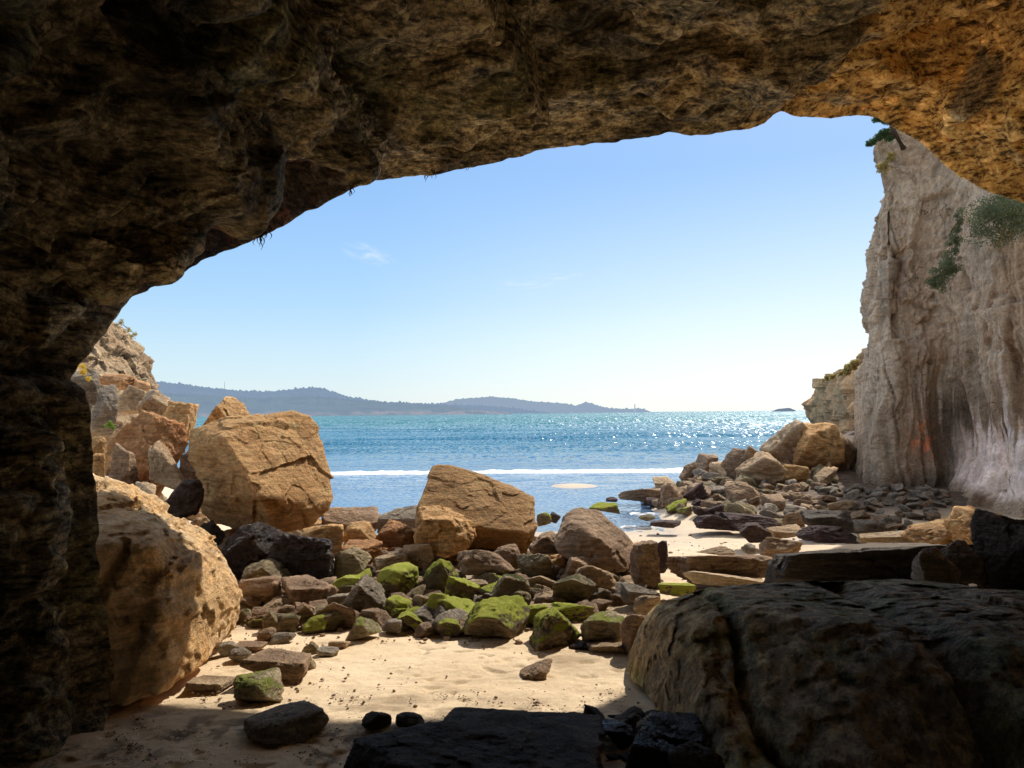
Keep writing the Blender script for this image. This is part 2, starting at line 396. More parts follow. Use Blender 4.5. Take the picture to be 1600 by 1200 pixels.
# ------------------------------------------------------------------ sea
def build_sea():
    ys = np.concatenate([np.linspace(14, 45, 420)[:-1], 45 * (9000 / 45) ** np.linspace(0, 1, 420)])
    us = np.linspace(-1, 1, 260)
    Y = np.repeat(ys[:, None], len(us), 1); X = us[None, :] * (18 + Y * .95)
    p = np.stack([X.ravel(), Y.ravel(), np.zeros(X.size)], 1)
    amp = np.clip((ys - 30) / 60, 0, 1)[:, None] * .16
    wob = fbm(p * np.array([.02, .05, 1]), 2).reshape(X.shape)
    Z = amp * np.sin(Y * .42 + wob * 7) * (1 + 2 * wob) + .05 * fbm(p * np.array([.25, .8, 1]), 3).reshape(X.shape) * np.clip((Y - 24) / 20, .05, 1)
    Z = np.where(Y > 500, 0, Z)
    me = mesh_from('sea', np.stack([X, Y, ZW + Z], -1).reshape(-1, 3), quads=grid_faces(len(us), len(ys)))
    t = NT('sea_water'); tc = t.add('ShaderNodeTexCoord').outputs['Object']
    sep = t.add('ShaderNodeSeparateXYZ', i_0=tc); y = sep.outputs[1]
    c = t.mix(t.rng(y, 30, 60), (.075, .16, .29), (.02, .14, .23))
    c = t.mix(t.rng(y, 60, 220), c, (.05, .185, .21))
    c = t.mix(t.rng(y, 16, 24), (.22, .24, .25), c)
    mp = t.add('ShaderNodeMapping', i_Vector=tc); mp.inputs['Scale'].default_value = (.05, .22, 1)
    bands = t.noise(mp.outputs[0], 1., 5, .6)
    c = t.mix(t.rng(bands, .4, .62), c, t.mix(1., c, (.6, .75, .85), 'MULTIPLY'))
    def nvec(sc, k, det=3):
        m1 = t.add('ShaderNodeMapping', i_Vector=tc); m1.inputs['Scale'].default_value = sc
        n = t.add('ShaderNodeTexNoise', i_Scale=1., i_Detail=det); t.put(n.inputs['Vector'], m1.outputs[0])
        c0 = t.vmath('SUBTRACT', n.outputs['Color'], (.5, .5, .5)); return t.vmath('SCALE', t.vmath('MULTIPLY', c0, (.6, 1.3, 0.)), k)
    gust = t.rng(bands, .38, .62, .35, 1.25)
    k1 = t.math('MULTIPLY', t.rng(y, 22, 110, .12, 1.7), gust); k2 = t.math('MULTIPLY', t.rng(y, 30, 200, .10, 2.0), gust)
    nv = t.vmath('ADD', nvec((1.4, 3.2, 1), t.math('MULTIPLY', gust, t.rng(y, 22, 110, .12, .9))), nvec((.25, .9, 1), t.math('MULTIPLY', gust, t.rng(y, 30, 200, .10, .9))))
    nv = t.vmath('ADD', nv, nvec((7, 14, 1), t.rng(y, 20, 60, .3, .6)))
    far1 = t.math('MULTIPLY', t.rng(y, 42, 70, 0, 3.6), t.rng(y, 110, 190, 1, .3)); far2 = t.rng(y, 80, 230, 0, 6.2)
    nv = t.vmath('ADD', nv, nvec((2.4, .55, 1), t.math('MULTIPLY', far1, gust), 6))
    nv = t.vmath('ADD', nv, nvec((1.5, .09, 1), t.math('MULTIPLY', far2, gust), 7))
    nv = t.vmath('ADD', nv, (0., 0., 1.)); nn = t.add('ShaderNodeVectorMath', operation='NORMALIZE'); t.put(nn.inputs[0], nv)
    df = t.add('ShaderNodeBsdfDiffuse', i_Color=c)
    gls = t.add('ShaderNodeBsdfGlossy', i_Normal=nn.outputs[0]); gls.distribution = 'GGX'
    t.put(gls.inputs['Roughness'], t.rng(y, 25, 150, .06, .28)); gls.inputs['Color'].default_value = (.92, .97, 1., 1)
    fr = t.add('ShaderNodeFresnel', i_IOR=1.33, i_Normal=nn.outputs[0])
    ff = t.math('MINIMUM', t.math('MULTIPLY', fr.outputs[0], t.rng(y, 22, 70, .9, .8)), t.rng(y, 22, 90, .65, .66))
    ms = t.add('ShaderNodeMixShader', i_0=ff); t.t.links.new(df.outputs[0], ms.inputs[1]); t.t.links.new(gls.outputs[0], ms.inputs[2])
    t.t.links.new(ms.outputs[0], t.out.inputs[0]); t.n.remove(t.b)
    tag(link('sea', me, t.m), kind='structure')
    # breaking wave: a low foaming roller
    def foam_mat():
        t = NT('sea_foam'); tc = t.add('ShaderNodeTexCoord').outputs['Object']
        n = t.noise(tc, 6, 6, .7)
        t.put(t.b.inputs['Base Color'], t.mix(t.rng(n, .3, .7), (.72, .76, .8), (.9, .92, .94)))
        t.b.inputs['Roughness'].default_value = .8
        t.put(t.b.inputs['Normal'], t.bump(n, .8, .06)); return t.m
    fm = foam_mat()
    def roller(name, x0, x1, y, hh, ww, seed, bow=0.):
        xs = np.linspace(x0, x1, int((x1 - x0) * 14)); vs = np.linspace(0, 1, 22)
        X, V = np.meshgrid(xs, vs); pp = np.stack([X.ravel() * .8, V.ravel() * 1.5, np.full(X.size, seed)], 1)
        hn = fbm(np.stack([X.ravel() * .9, np.full(X.size, seed * 1.), np.zeros(X.size)], 1), 4).reshape(X.shape)
        e = sstep(0, .08, (X - x0) / (x1 - x0)) * sstep(0, .08, (x1 - X) / (x1 - x0))
        hgt = hh * (1 + .4 * hn) * e; wid = ww * (1 + .5 * hn)
        Yy = y + bow * ((X - x0) / (x1 - x0) - .5) ** 2 + (V - .5) * wid + fbm(np.stack([X.ravel() * 1.7, V.ravel() * 2, np.full(X.size, 3.)], 1), 4).reshape(X.shape) * .25 + hn * .5
        Zz = ZW - .02 + hgt * np.sin(np.pi * V) ** .7 * (1 - .25 * V) + fbm(pp * 3, 4).reshape(X.shape) * .05 * e
        me = mesh_from(name, np.stack([X, Yy, Zz], -1).reshape(-1, 3), quads=grid_faces(len(xs), len(vs)))
        return tag(link(name, me, fm), kind='structure')
    roller('surf', -26, 30, 37.0, .13, 1.9, 2)
    roller('foam', 6, 20, 31.9, .02, .25, 6)
    for k, (a, b, yy) in enumerate([(2.6, 4.6, 19.0), (3.2, 5.4, 21.5)]):
        roller('foam', a, b, yy, .03 + .0022 * yy, .25 + yy * .006, 20 + k, bow=.5)
build_sea()

# ------------------------------------------------------------------ the cave
LIP = [(60, 1290), (100, 1200), (152, 1150), (166, 1110), (172, 1060), (169, 1000), (160, 930), (152, 870), (146, 800), (141, 740), (144, 690), (141, 645), (133, 610), (112, 592), (118, 578), (140, 545), (160, 520), (185, 485),
       (205, 462), (250, 442), (285, 425), (330, 400), (380, 383), (440, 355), (500, 320), (545, 298), (580, 285), (630, 276), (660, 273), (700, 268), (740, 262), (790, 250), (830, 240),
       (850, 231), (910, 226), (950, 222), (1000, 216), (1045, 206), (1080, 211), (1130, 206), (1170, 200), (1195, 193), (1205, 180), (1220, 174), (1250, 182), (1300, 184), (1340, 178),
       (1370, 182), (1400, 200), (1440, 222), (1470, 250), (1500, 275), (1540, 295), (1600, 318), (1680, 360), (1760, 430), (1820, 520), (1850, 640), (1850, 760), (1830, 900), (1830, 1100)]
BC = [(-200, 1080), (150, 1088), (270, 1092), (400, 1125), (560, 1135), (700, 1124), (900, 1118), (985, 1095), (1040, 1010), (1190, 885), (1300, 850), (1600, 806), (2000, 790)]
def build_cave():
    lip = np.array(LIP, float)
    bg = np.array([G(*b) for b in BC])
    fb = lambda x: np.interp(x, bg[:, 0], bg[:, 1])
    Ds = []
    for (px, py) in LIP:
        if py < 300 and px > 480:
            best = None
            for D in np.linspace(6, 22, 400):
                q = P(px, py, D); s = q - S * (q[2] / S[2])
                if s[1] >= fb(s[0]): best = D; break
            Ds.append(min(best or 22, 15.5))
        else: Ds.append(np.nan)
    Ds = np.array(Ds)
    fixed = {0: 5.6, 1: 6.0, 2: 6.4, 3: 6.7, 4: 6.9, 9: 7.0, 12: 7.0, 13: 6.9, 14: 7.2, 17: 8.0, 19: 8.8, 54: 15.5, 56: 15.5, 60: 14.5}
    for k, v in fixed.items(): Ds[k] = v
    idx = np.arange(len(Ds)); ok = ~np.isnan(Ds); Ds = np.interp(idx, idx[ok], Ds[ok])
    print('LIPD', [(l, round(float(d), 1)) for l, d in zip(LIP, Ds)])
    seg = np.r_[0, np.cumsum(np.linalg.norm(np.diff(lip, axis=0), axis=1))]
    NU = 1050; s = np.linspace(0, seg[-1], NU)
    px = np.interp(s, seg, lip[:, 0]); py = np.interp(s, seg, lip[:, 1]); Dd = np.interp(s, seg, Ds)
    k = np.ones(41) / 41; Dd = np.convolve(np.pad(Dd, 20, 'edge'), k, 'valid')
    L = np.array([P(a, b, d) for a, b, d in zip(px, py, Dd)])
    AX = np.array([.6, 1.6])
    rad = L[:, [0, 2]] - AX; rl = np.linalg.norm(rad, axis=1)[:, None]; rad = rad / rl
    def at(off, Y):   # move radially off metres, at depth Y
        q = L.copy(); q[:, 0] += rad[:, 0] * off; q[:, 2] += rad[:, 1] * off; q[:, 1] = Y; return q
    # inner ridge: the recess in the upper left part of the arch
    INR = np.array([(185, 485), (215, 452), (300, 380), (370, 315), (415, 265), (445, 243), (480, 246), (560, 262), (630, 272)], float)
    si = np.interp(INR[:, 0], lip[17:29, 0], seg[17:29])
    ipx = np.interp(s, si, INR[:, 0]); ipy = np.interp(s, si, INR[:, 1])
    rm = sstep(si[0], si[1] + 20, s) * sstep(si[-1], si[-2], s)
    ceil_ = sstep(640, 430, py)[:, None].ravel()
    k2 = at(.22, Dd - .55)
    k2r = np.array([P(a, b, d) for a, b, d in zip(ipx, ipy, Dd * .80)])
    # recess pulled up so it reads as a cavity between ridge and lip
    k2 = k2 * (1 - rm[:, None]) + k2r * rm[:, None]
    Yk = k2[:, 1]
    def inner(f, off):
        q = k2.copy(); q[:, 1] = Yk * f
        off = off - 1.2 * (1 - f) * np.clip(rad[:, 1], 0, 1) ** 2
        q[:, 0] += rad[:, 0] * off; q[:, 2] += rad[:, 1] * off; return q
    top = at(0, Dd); o1 = at(.35, Dd + .2); o2 = at(1.3, Dd - .5); o3 = at(2.6, Dd - 4.); o4 = at(3.2, Dd * 0 - 3)
    mid = (L + k2) / 2; mid[:, 0] += rad[:, 0] * .1; mid[:, 2] += rad[:, 1] * (.10 + 1.1 * rm)
    mid[:, 0] += rad[:, 0] * .8 * rm
    K = [o4, o3, o2, o1, top, mid, k2, inner(.86, .22), inner(.68, .50), inner(.5, .62), inner(.3, .65), inner(.02, .6), inner(-.3, .3)]
    rows = [6, 8, 10, 22, 40, 46, 110, 110, 70, 24, 10, 8]
    back = k2.copy(); back[:, 0] = AX[0] + (back[:, 0] - AX[0]) * .1; back[:, 2] = AX[1] + (back[:, 2] - AX[1]) * .1; back[:, 1] = -5.5
    K.append(back); rows.append(14)
    Q = []
    vis = []
    for i in range(len(K) - 1):
        a, b = K[i], K[i + 1]; a0 = K[i - 1] if i else a; b1 = K[i + 2] if i + 2 < len(K) else b
        n = rows[i]
        for j in range(n):
            u = j / n
            # soften: part linear, part catmull-rom
            cr = .5 * ((2 * a) + (-a0 + b) * u + (2 * a0 - 5 * a + 4 * b - b1) * u * u + (-a0 + 3 * a - 3 * b + b1) * u ** 3)
            w = 1. if i >= 6 else .3
            Q.append(cr * w + (a + (b - a) * u) * (1 - w)); vis.append(i + u)
    Q.append(K[-1]); vis.append(len(K) - 1.)
    Q = np.array(Q); V = np.array(vis)[:, None] * np.ones((1, NU))
    n = grid_normals(Q); n = n / 1.
    # point normals into the cave: towards axis
    tow = np.stack([AX[0] - Q[..., 0], np.zeros(Q.shape[:2]), AX[1] - Q[..., 2]], -1)
    sg = np.sign((n * tow).sum(-1)[V.astype(int) >= 6].sum()); n = n * sg
    n = smooth_n(n, 45); nf = n.reshape(-1, 3); q = Q.reshape(-1, 3); v = V.ravel()
    away = sstep(4.6, 8.0, v) * sstep(12.6, 11., v)
    lipw = .12 + .88 * sstep(4.0, 6.6, v)
    # rotate into bedding frame: strata dip towards the lower left
    ca, sa = math.cos(R(28)), math.sin(R(28))
    bq = np.stack([q[:, 0] * ca + q[:, 2] * sa, q[:, 1], -q[:, 0] * sa + q[:, 2] * ca], 1)
    d = away * .4 * fbm(bq * np.array([.32, .4, .55]), 3)
    d += away * .22 * (ridged(bq * np.array([.35, .45, .9]) + 3, 3) - .5)
    d += blur(away * .62 * facet(bq * np.array([.30, .36, .6]) + 31), Q.shape[:2], 9)
    d += blur(lipw * .20 * facet(bq * np.array([.8, .9, 1.7]) + 11), Q.shape[:2], 3)
    wq = bq + .16 * np.stack([fbm(bq * 1.1, 2), fbm(bq * 1.1 + 9, 2), fbm(bq * 1.1 + 5, 2)], 1)
    d += blur(lipw * .17 * facet(wq * np.array([.55, .7, 1.3])), Q.shape[:2], 4)
    d += blur(lipw * .09 * facet(wq * np.array([1.3, 1.6, 2.6]) + 7), Q.shape[:2], 1)
    d += (.35 + .65 * lipw) * .034 * facet(wq * np.array([3.4, 4, 5]) + 3)
    d += (.5 + .5 * lipw) * .06 * fbm(wq * 2.2, 5, g=.6)
    d += .03 * ridged(q * 4.5, 4) * (.4 + .6 * lipw)
    d[v < 3] *= 1.5
    d = blur(d, Q.shape[:2], 2)
    q2 = q + nf * d[:, None]
    me = mesh_from('cave', q2, quads=grid_faces(NU, Q.shape[0]))
    # tint
    PX = np.tile(px, Q.shape[0]); 
    col = np.ones((len(q), 3))
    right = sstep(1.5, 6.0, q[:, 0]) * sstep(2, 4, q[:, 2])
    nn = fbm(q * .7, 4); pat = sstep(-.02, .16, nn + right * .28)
    col = col * (1 - (right * pat)[:, None]) + np.array([2.5, 1.9, 1.05]) * (right * pat)[:, None]  # orange rock on the right, with bounce light painted into its tint
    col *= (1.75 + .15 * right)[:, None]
    g = sstep(.02, .22, fbm(q * .55 + 20, 4)) * (1 - right)
    col = col * (1 - .5 * g[:, None]) + np.array([.70, .85, .42]) * .5 * g[:, None]
    dk = sstep(.0, .2, fbm(bq * np.array([.5, .6, 1.4]) + 40, 5)); col *= (1 - .6 * dk * (1 - .5 * right))[:, None]
    rec = np.tile(rm, Q.shape[0]) * sstep(3.9, 4.1, v) * sstep(6.02, 5.9, v)
    red = sstep(-.1, .15, fbm(q * 1.5 + 3, 3))
    col = col * (1 - rec[:, None]) + (np.array([.40, .30, .28]) + red[:, None] * np.array([.34, .09, .05])) * rec[:, None]
    # pale mineral skin near the middle of the lip
    ic = int(np.argmin(np.abs(np.where(py < 400, px, 1e9) - 600))); pc = L[ic] + np.array([-.25, 0, .15]); w = np.exp(-(((q[:, 0] - pc[0]) / .7) ** 2 + ((q[:, 2] - pc[2]) / .5) ** 2)) * sstep(-.12, .10, fbm(bq * np.array([1, 1, 5]), 3)) * (v < 7.)
    col = col * (1 - .8 * w[:, None]) + np.array([1.7, 1.8, 2.1]) * .8 * w[:, None]
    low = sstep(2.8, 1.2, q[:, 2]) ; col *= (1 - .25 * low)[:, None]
    edge = np.tile(rm, Q.shape[0]) * sstep(5.9, 6.02, v) * sstep(6.35, 6.1, v); col *= (1 + .9 * edge)[:, None]  # highlight along the inner ridge painted into the tint
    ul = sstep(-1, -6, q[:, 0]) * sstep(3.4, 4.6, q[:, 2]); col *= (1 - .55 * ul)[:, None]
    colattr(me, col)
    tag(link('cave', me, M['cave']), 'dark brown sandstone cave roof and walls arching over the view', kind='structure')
    return L, Dd, px, py
CAVE = build_cave()

# hanging tufts at the lip
tuft_mat = leaf_mat('dry_hanging_roots', (.05, .04, .025))
def lip_pt(x, dz=0.0):
    L, Dd, px, py = CAVE
    m = (py < 500); i = np.argmin(np.abs(np.where(m, px, 1e9) - x)); return L[i] + np.array([0, 0, dz])
def tuft(x, ln, n, seed, label, sp=.06):
    g = np.random.default_rng(seed); o = lip_pt(x, .12); bm = bmesh.new()
    for k in range(n):
        a = g.normal(size=3) * np.array([sp, sp, .0]); L_ = ln * g.uniform(.4, 1.); w = .012 + ln * .05
        pr = None; N = 5
        for j in range(N + 1):
            f = j / N; c = Vector((a[0] * (1 + .3 * f) + .02 * math.sin(j * 2 + k), a[1] * (1 + .3 * f), -(L_ + .12) * f)); ww = w * (1 - f) + .002
            ring = [bm.verts.new(c + Vector((math.cos(t) * ww, math.sin(t) * ww, 0))) for t in (0, 2.1, 4.2)]
            if pr:
                for q in range(3): bm.faces.new((pr[q], pr[(q + 1) % 3], ring[(q + 1) % 3], ring[q]))
            pr = ring
    me = bpy.data.meshes.new('hanging_roots'); bm.to_mesh(me); bm.free()
    tag(link('hanging_roots', me, tuft_mat, loc=o), label, 'roots', 'tufts of roots hanging from the cave lip')
tuft(403, .17, 5, 1, 'group of dark root spikes hanging from the lower left slope of the cave lip')
tuft(414, .14, 3, 2, 'thin dark root tip hanging beside the group of spikes at left of the lip', .03)
tuft(548, .12, 7, 3, 'ragged dark tuft hanging where the red recess meets the lip', .025)
tuft(674, .13, 9, 4, 'bushy dark clump hanging below the pale patch of the lip', .045)
tuft(729, .08, 2, 5, 'single short root hanging right of the bushy clump on the lip', .015)

# ------------------------------------------------------------------ right cliff
def build_cliff():
    base = np.array([(19.2, 52), (17.0, 40), (13.9, 30), (10.9, 25.5), (10.35, 23.6), (10.55, 22.9), (11.5, 23.2), (12.25, 23.0), (12.3, 22.0), (11.75, 20.6), (11.35, 19.5), (11.9, 18.6), (13.2, 17.8), (16, 16.4), (22, 14)])
    seg = np.r_[0, np.cumsum(np.linalg.norm(np.diff(base, axis=0), axis=1))]
    NU, NV = 760, 440
    # concentrate samples on the visible face
    sw = np.interp(np.linspace(0, 1, NU), [0, .12, .88, 1], [0, seg[2], seg[12], seg[-1]])
    bx = np.interp(sw, seg, base[:, 0]); by = np.interp(sw, seg, base[:, 1])
    k = np.ones(31) / 31; sm = lambda a: np.convolve(np.pad(a, 15, 'edge'), k, 'valid')
    bx, by = sm(sm(bx)) + .85, sm(sm(by)) + .2
    tx, ty = np.gradient(bx), np.gradient(by); nl = np.hypot(tx, ty); nx, ny = ty / nl, -tx / nl    # outward = left / towards camera
    sgn = np.sign((nx * -1).sum()); nx, ny = nx * sgn, ny * sgn
    z = np.linspace(-.4, 17, NV)
    # outward offset as a function of height: undercut foot, flare at the very base, lean back above
    topz = np.interp(sw, [0, seg[1], seg[2], seg[3], seg[4], seg[5], seg[6], seg[8], seg[-1]], [4.3, 4.8, 6.5, 8.8, 9.6, 10.3, 11.8, 16, 18])
    Z = z[:, None] * (topz / 17)[None, :]
    face = np.interp(sw, [seg[6], seg[8]], [0, 1])
    offc = np.interp(Z, [-.4, .2, 1.2, 2.5, 4.2, 6, 9.3, 11.5, 17], [0., 0.05, .1, .05, -.1, -.42, -.5, -1.3, -2.6])
    offr = np.interp(Z, [-.4, 0, .5, 1.1, 1.8, 3.0, 5, 8, 17], [.4, .2, -.2, -.5, -.6, -.5, -.3, -.4, -1.0])
    off = offc * (1 - face) + offr * face
    X = bx[None, :] + nx[None, :] * off; Y = by[None, :] + ny[None, :] * off
    Q = np.stack([X, Y, Z], -1); n = grid_normals(Q)
    sg = np.sign((n[..., 0] * -1 + n[..., 1] * -1).sum()); n = smooth_n(n * sg, 20)
    q = Q.reshape(-1, 3); nf = n.reshape(-1, 3)
    U = np.tile(sw, NV); Zf = q[:, 2]; zn = (Z / topz[None, :]).ravel()
    fl = np.stack([U * 1.6, Zf * .12, np.zeros(len(U))], 1)
    warpu = fbm(np.stack([U * .4, Zf * .25, np.zeros(len(U)) + 3], 1), 3)
    fl[:, 0] += warpu * 1.4 + Zf * .10
    hm = .3 + .7 * sstep(8, 3, Zf); d = hm * (.45 * ridged(fl * np.array([.45, 1, 1]), 2) + .2 * ridged(fl * np.array([1.7, 1.3, 1]) + 4, 3)) + .25 * (1 - hm)
    d += .30 * fbm(q * .35, 4)
    lowm = sstep(5., 1.5, Zf)
    d += (1 - .75 * lowm) * (.16 * facet(q * np.array([.8, .8, .55])) + .10 * facet(q * np.array([2, 2, 1.5])) + .05 * facet(q * 5))
    d += .05 * fbm(q * 3, 4) + .02 * fbm(np.stack([U * 9, Zf * .8, U * 0], 1), 3)
    arm = sstep(seg[4], seg[2], U); d += arm * (.55 * facet(q * np.array([.45, .45, .6]) + 3) + .3 * facet(q * np.array([1.1, 1.1, 1.4])) )
    d += .30 * facet(q * np.array([.5, .5, .22]) + 8) * sstep(2.5, 5, Zf) - .10 * sstep(.03, .0, np.abs(pn(np.stack([U * .9 + Zf * .16 + .25 * warpu + .06 * fbm(q * 2.5, 4), Zf * .05, U * 0 + 6], 1)))) * sstep(-.05, .2, pn(np.stack([U * .6, Zf * .35, U * 0 + 16], 1)))
    d *= sstep(0, .03, 1.02 - zn)
    d -= .15; d = blur(d, Q.shape[:2], 1)
    q2 = q + nf * d[:, None]
    me = mesh_from('cliff', q2, quads=grid_faces(NU, NV))
    col = np.ones((len(q), 3)) * 1.
    right = np.interp(U, [seg[6], seg[8]], [0, 1])
    n1 = fbm(np.stack([U * .6, Zf * .25, U * 0], 1), 4)
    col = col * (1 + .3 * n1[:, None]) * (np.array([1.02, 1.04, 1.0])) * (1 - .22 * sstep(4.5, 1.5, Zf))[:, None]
    # dark water stains
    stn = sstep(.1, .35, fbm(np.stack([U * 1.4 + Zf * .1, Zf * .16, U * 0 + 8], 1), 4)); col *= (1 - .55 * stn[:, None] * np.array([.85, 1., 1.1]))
    # white mineral curtain
    cur = fbm(np.stack([U * 7 + warpu * 3, Zf * .45, U * 0 + 2], 1), 4)
    env = sstep(.12, .45, Zf) * sstep(2.7, 1.4, Zf - .5 * right) * sstep(seg[7] - .4, seg[8], U)
    wm = sstep(-.12, .10, cur + .42 * sstep(2.6, 1., Zf) - .10) * env
    env2 = sstep(seg[5], seg[7], U) * sstep(6, 2, Zf) * sstep(.8, 1.6, Zf); wm = np.maximum(wm, .55 * sstep(.14, .3, cur) * env2)
    col = col * (1 - wm[:, None]) + np.array([1.9, 2.1, 2.5]) * wm[:, None]
    ac = np.exp(-((U - (seg[7] - .1 + .12 * Zf)) / .75) ** 2) * sstep(4.6, 2.2, Zf) * (1 - wm); col *= (1 - .62 * ac)[:, None]  # shade of the alcove hollow painted into the tint
    fis = sstep(.03, .0, np.abs(pn(np.stack([U * .9 + Zf * .16 + .25 * warpu + .06 * fbm(q * 2.5, 4), Zf * .05, U * 0 + 6], 1)))) * sstep(-.05, .2, pn(np.stack([U * .6, Zf * .35, U * 0 + 16], 1))) * sstep(seg[3], seg[4], U); col *= (1 - .4 * fis)[:, None]
    # orange rust patch
    rc = (np.exp(-(((U - (seg[5] + .9)) / .38) ** 2 + ((Zf - 1.75) / .42) ** 2)) * 1.5 * sstep(-.08, .12, fbm(np.stack([U * 7, Zf * 3.5, U * 0], 1), 4))).clip(0, .8)
    col = col * (1 - rc[:, None]) + np.array([1.75, .85, .55]) * rc[:, None]
    # darker towards the foot of the alcove
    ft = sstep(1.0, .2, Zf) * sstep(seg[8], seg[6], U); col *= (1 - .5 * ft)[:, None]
    # warm yellow spots on the far arm
    fa = sstep(seg[3], seg[2], U); col = col * (1 - fa[:, None]) + col * np.array([1.0, .8, .58]) * fa[:, None]
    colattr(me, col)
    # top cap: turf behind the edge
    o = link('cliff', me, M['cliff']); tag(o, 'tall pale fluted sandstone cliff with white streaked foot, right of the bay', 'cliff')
    edge = Q[-1].copy(); NB = 8
    edge = q2.reshape(Q.shape)[-1].copy(); rowsq = [edge + np.array([1.4 * j, .3 * j, .15 * j]) * np.array([1, 1, 1.]) for j in range(NB)]
    tq = np.array(rowsq); tq[..., 2] -= np.arange(NB)[:, None] * .3; tq[..., 2] += .15 * fbm(tq.reshape(-1, 3), 3).reshape(tq.shape[:2]); tq[0] = edge
    nk = int(np.searchsorted(sw, seg[3])); tq = tq[:, :nk]; tm = mesh_from('turf_top', tq.reshape(-1, 3), quads=grid_faces(nk, NB)); link('turf_top', tm, simple_mat('cliff_turf', (.10, .11, .04)), parent=o)
    return Q, sw, seg
CLIFF = build_cliff()

# ------------------------------------------------------------------ vegetation
def leaf_cloud(center_list, n, size, seed, droop=0., flat=.6):
    """many small leaf quads around blob centres (x,y,z,r)"""
    g = np.random.default_rng(seed); cl = np.array(center_list, float)
    w = cl[:, 3] ** 2; idx = g.choice(len(cl), n, p=w / w.sum())
    dirs = g.normal(size=(n, 3)); dirs /= np.linalg.norm(dirs, axis=1)[:, None]
    c = cl[idx, :3] + dirs * (g.random(n) ** .45 * cl[idx, 3])[:, None] * np.array([1, 1, flat])
    a = g.normal(size=(n, 3)); a[:, 2] -= droop; a /= np.linalg.norm(a, axis=1)[:, None]
    b = np.cross(a, g.normal(size=(n, 3))); b /= np.linalg.norm(b, axis=1)[:, None] + 1e-9
    s = size * g.uniform(.5, 1.3, n)[:, None]
    v = np.stack([c - a * s, c + b * s * .35, c + a * s, c - b * s * .35], 1).reshape(-1, 3)
    return v, np.arange(n * 4).reshape(-1, 4)
def tube_mesh(name, paths):
    bm = bmesh.new()
    for pts, r0, r1 in paths:
        pr = None; n = len(pts)
        for i, p in enumerate(pts):
            p = Vector(p); nx = Vector(pts[min(i + 1, n - 1)]) - Vector(pts[max(i - 1, 0)]); nx.normalize()
            s = nx.orthogonal().normalized(); t = nx.cross(s); r = r0 + (r1 - r0) * i / (n - 1)
            ring = [bm.verts.new(p + (s * math.cos(a) + t * math.sin(a)) * r) for a in [k * math.tau / 7 for k in range(7)]]
            if pr:
                for q in range(7): bm.faces.new((pr[q], pr[(q + 1) % 7], ring[(q + 1) % 7], ring[q]))
            pr = ring
    bmesh.ops.recalc_face_normals(bm, faces=bm.faces)
    me = bpy.data.meshes.new(name); bm.to_mesh(me); bm.free(); me.polygons.foreach_set('use_smooth', [True] * len(me.polygons)); return me
bark = simple_mat('bark', (.10, .075, .05)); pine_leaf = leaf_mat('pine_needles', (.07, .13, .045)); bush_leaf = leaf_mat('bush_leaves', (.17, .20, .10)); grass_dry = leaf_mat('dry_grass', (.42, .34, .13))
fl_leaf = leaf_mat('yellow_flowers', (.6, .42, .03))
def pine():
    Y0 = 23.8; b = P(1402, 215, Y0)
    root = bpy.data.objects.new('pine_tree', None); COL.objects.link(root); root.location = b
    tag(root, 'small windswept pine leaning out from the top edge of the cliff', 'tree')
    def L(px, py, dy=0.): return P(px, py, Y0 + dy) - b
    paths = [([L(1412, 232, .3), L(1400, 212), L(1393, 196), L(1385, 186), L(1372, 182)], .09, .03),
             ([L(1398, 208), L(1386, 210), L(1374, 216), L(1362, 220)], .05, .015), ([L(1394, 198, .1), L(1390, 186, .2), L(1395, 176, .2)], .05, .015)]
    link('trunk', tube_mesh('trunk', paths), bark, parent=root)
    bl = [(*L(1376, 184), .20), (*L(1368, 187), .13), (*L(1386, 188, .2), .2), (*L(1390, 178, .2), .25), (*L(1382, 208), .2), (*L(1374, 214, .1), .18), (*L(1362, 222), .17), (*L(1357, 226), .1), (*L(1390, 216, .1), .15), (*L(1396, 168), .3)]
    v, f = leaf_cloud(bl, 5200, .045, 4, flat=.7); link('crown', mesh_from('crown', v, quads=f, smooth=False), pine_leaf, parent=root)
pine()
def bush(center_px, label, seed, n=3000, size=.07, mat=None, cat='shrub', name='shrub', group=None, droop=.6):
    """center_px: (px,py,Y,r)"""
    c0 = P(*center_px[0][:3]); root = bpy.data.objects.new(name, None); COL.objects.link(root); root.location = c0
    tag(root, label, cat, group)
    bl = [(*(P(a, b, Y) - c0), r) for a, b, Y, r in center_px]
    g = np.random.default_rng(seed); st_ = bl; bl = [(b[0] + g.normal() * b[3] * .6, b[1] + g.normal() * b[3] * .3, b[2] + g.normal() * b[3] * .6, b[3] * g.uniform(.35, .9)) for b in bl for _ in range(7)]; n = int(n * 1.1); size = size * .7
    link('stem', tube_mesh('stem', [([Vector((b[0] * .2, b[1] * .2 + .3, b[2] * .2 - b[3] * .3)), Vector(b[:3]) * .6 + Vector((0, .1, 0)), Vector(b[:3])], .02, .006) for b in st_[:4]]), bark, parent=root)
    v, f = leaf_cloud(bl, n, size, seed, droop=droop, flat=.9)
    link('foliage', mesh_from('foliage', v, quads=f, smooth=False), mat or bush_leaf, parent=root)

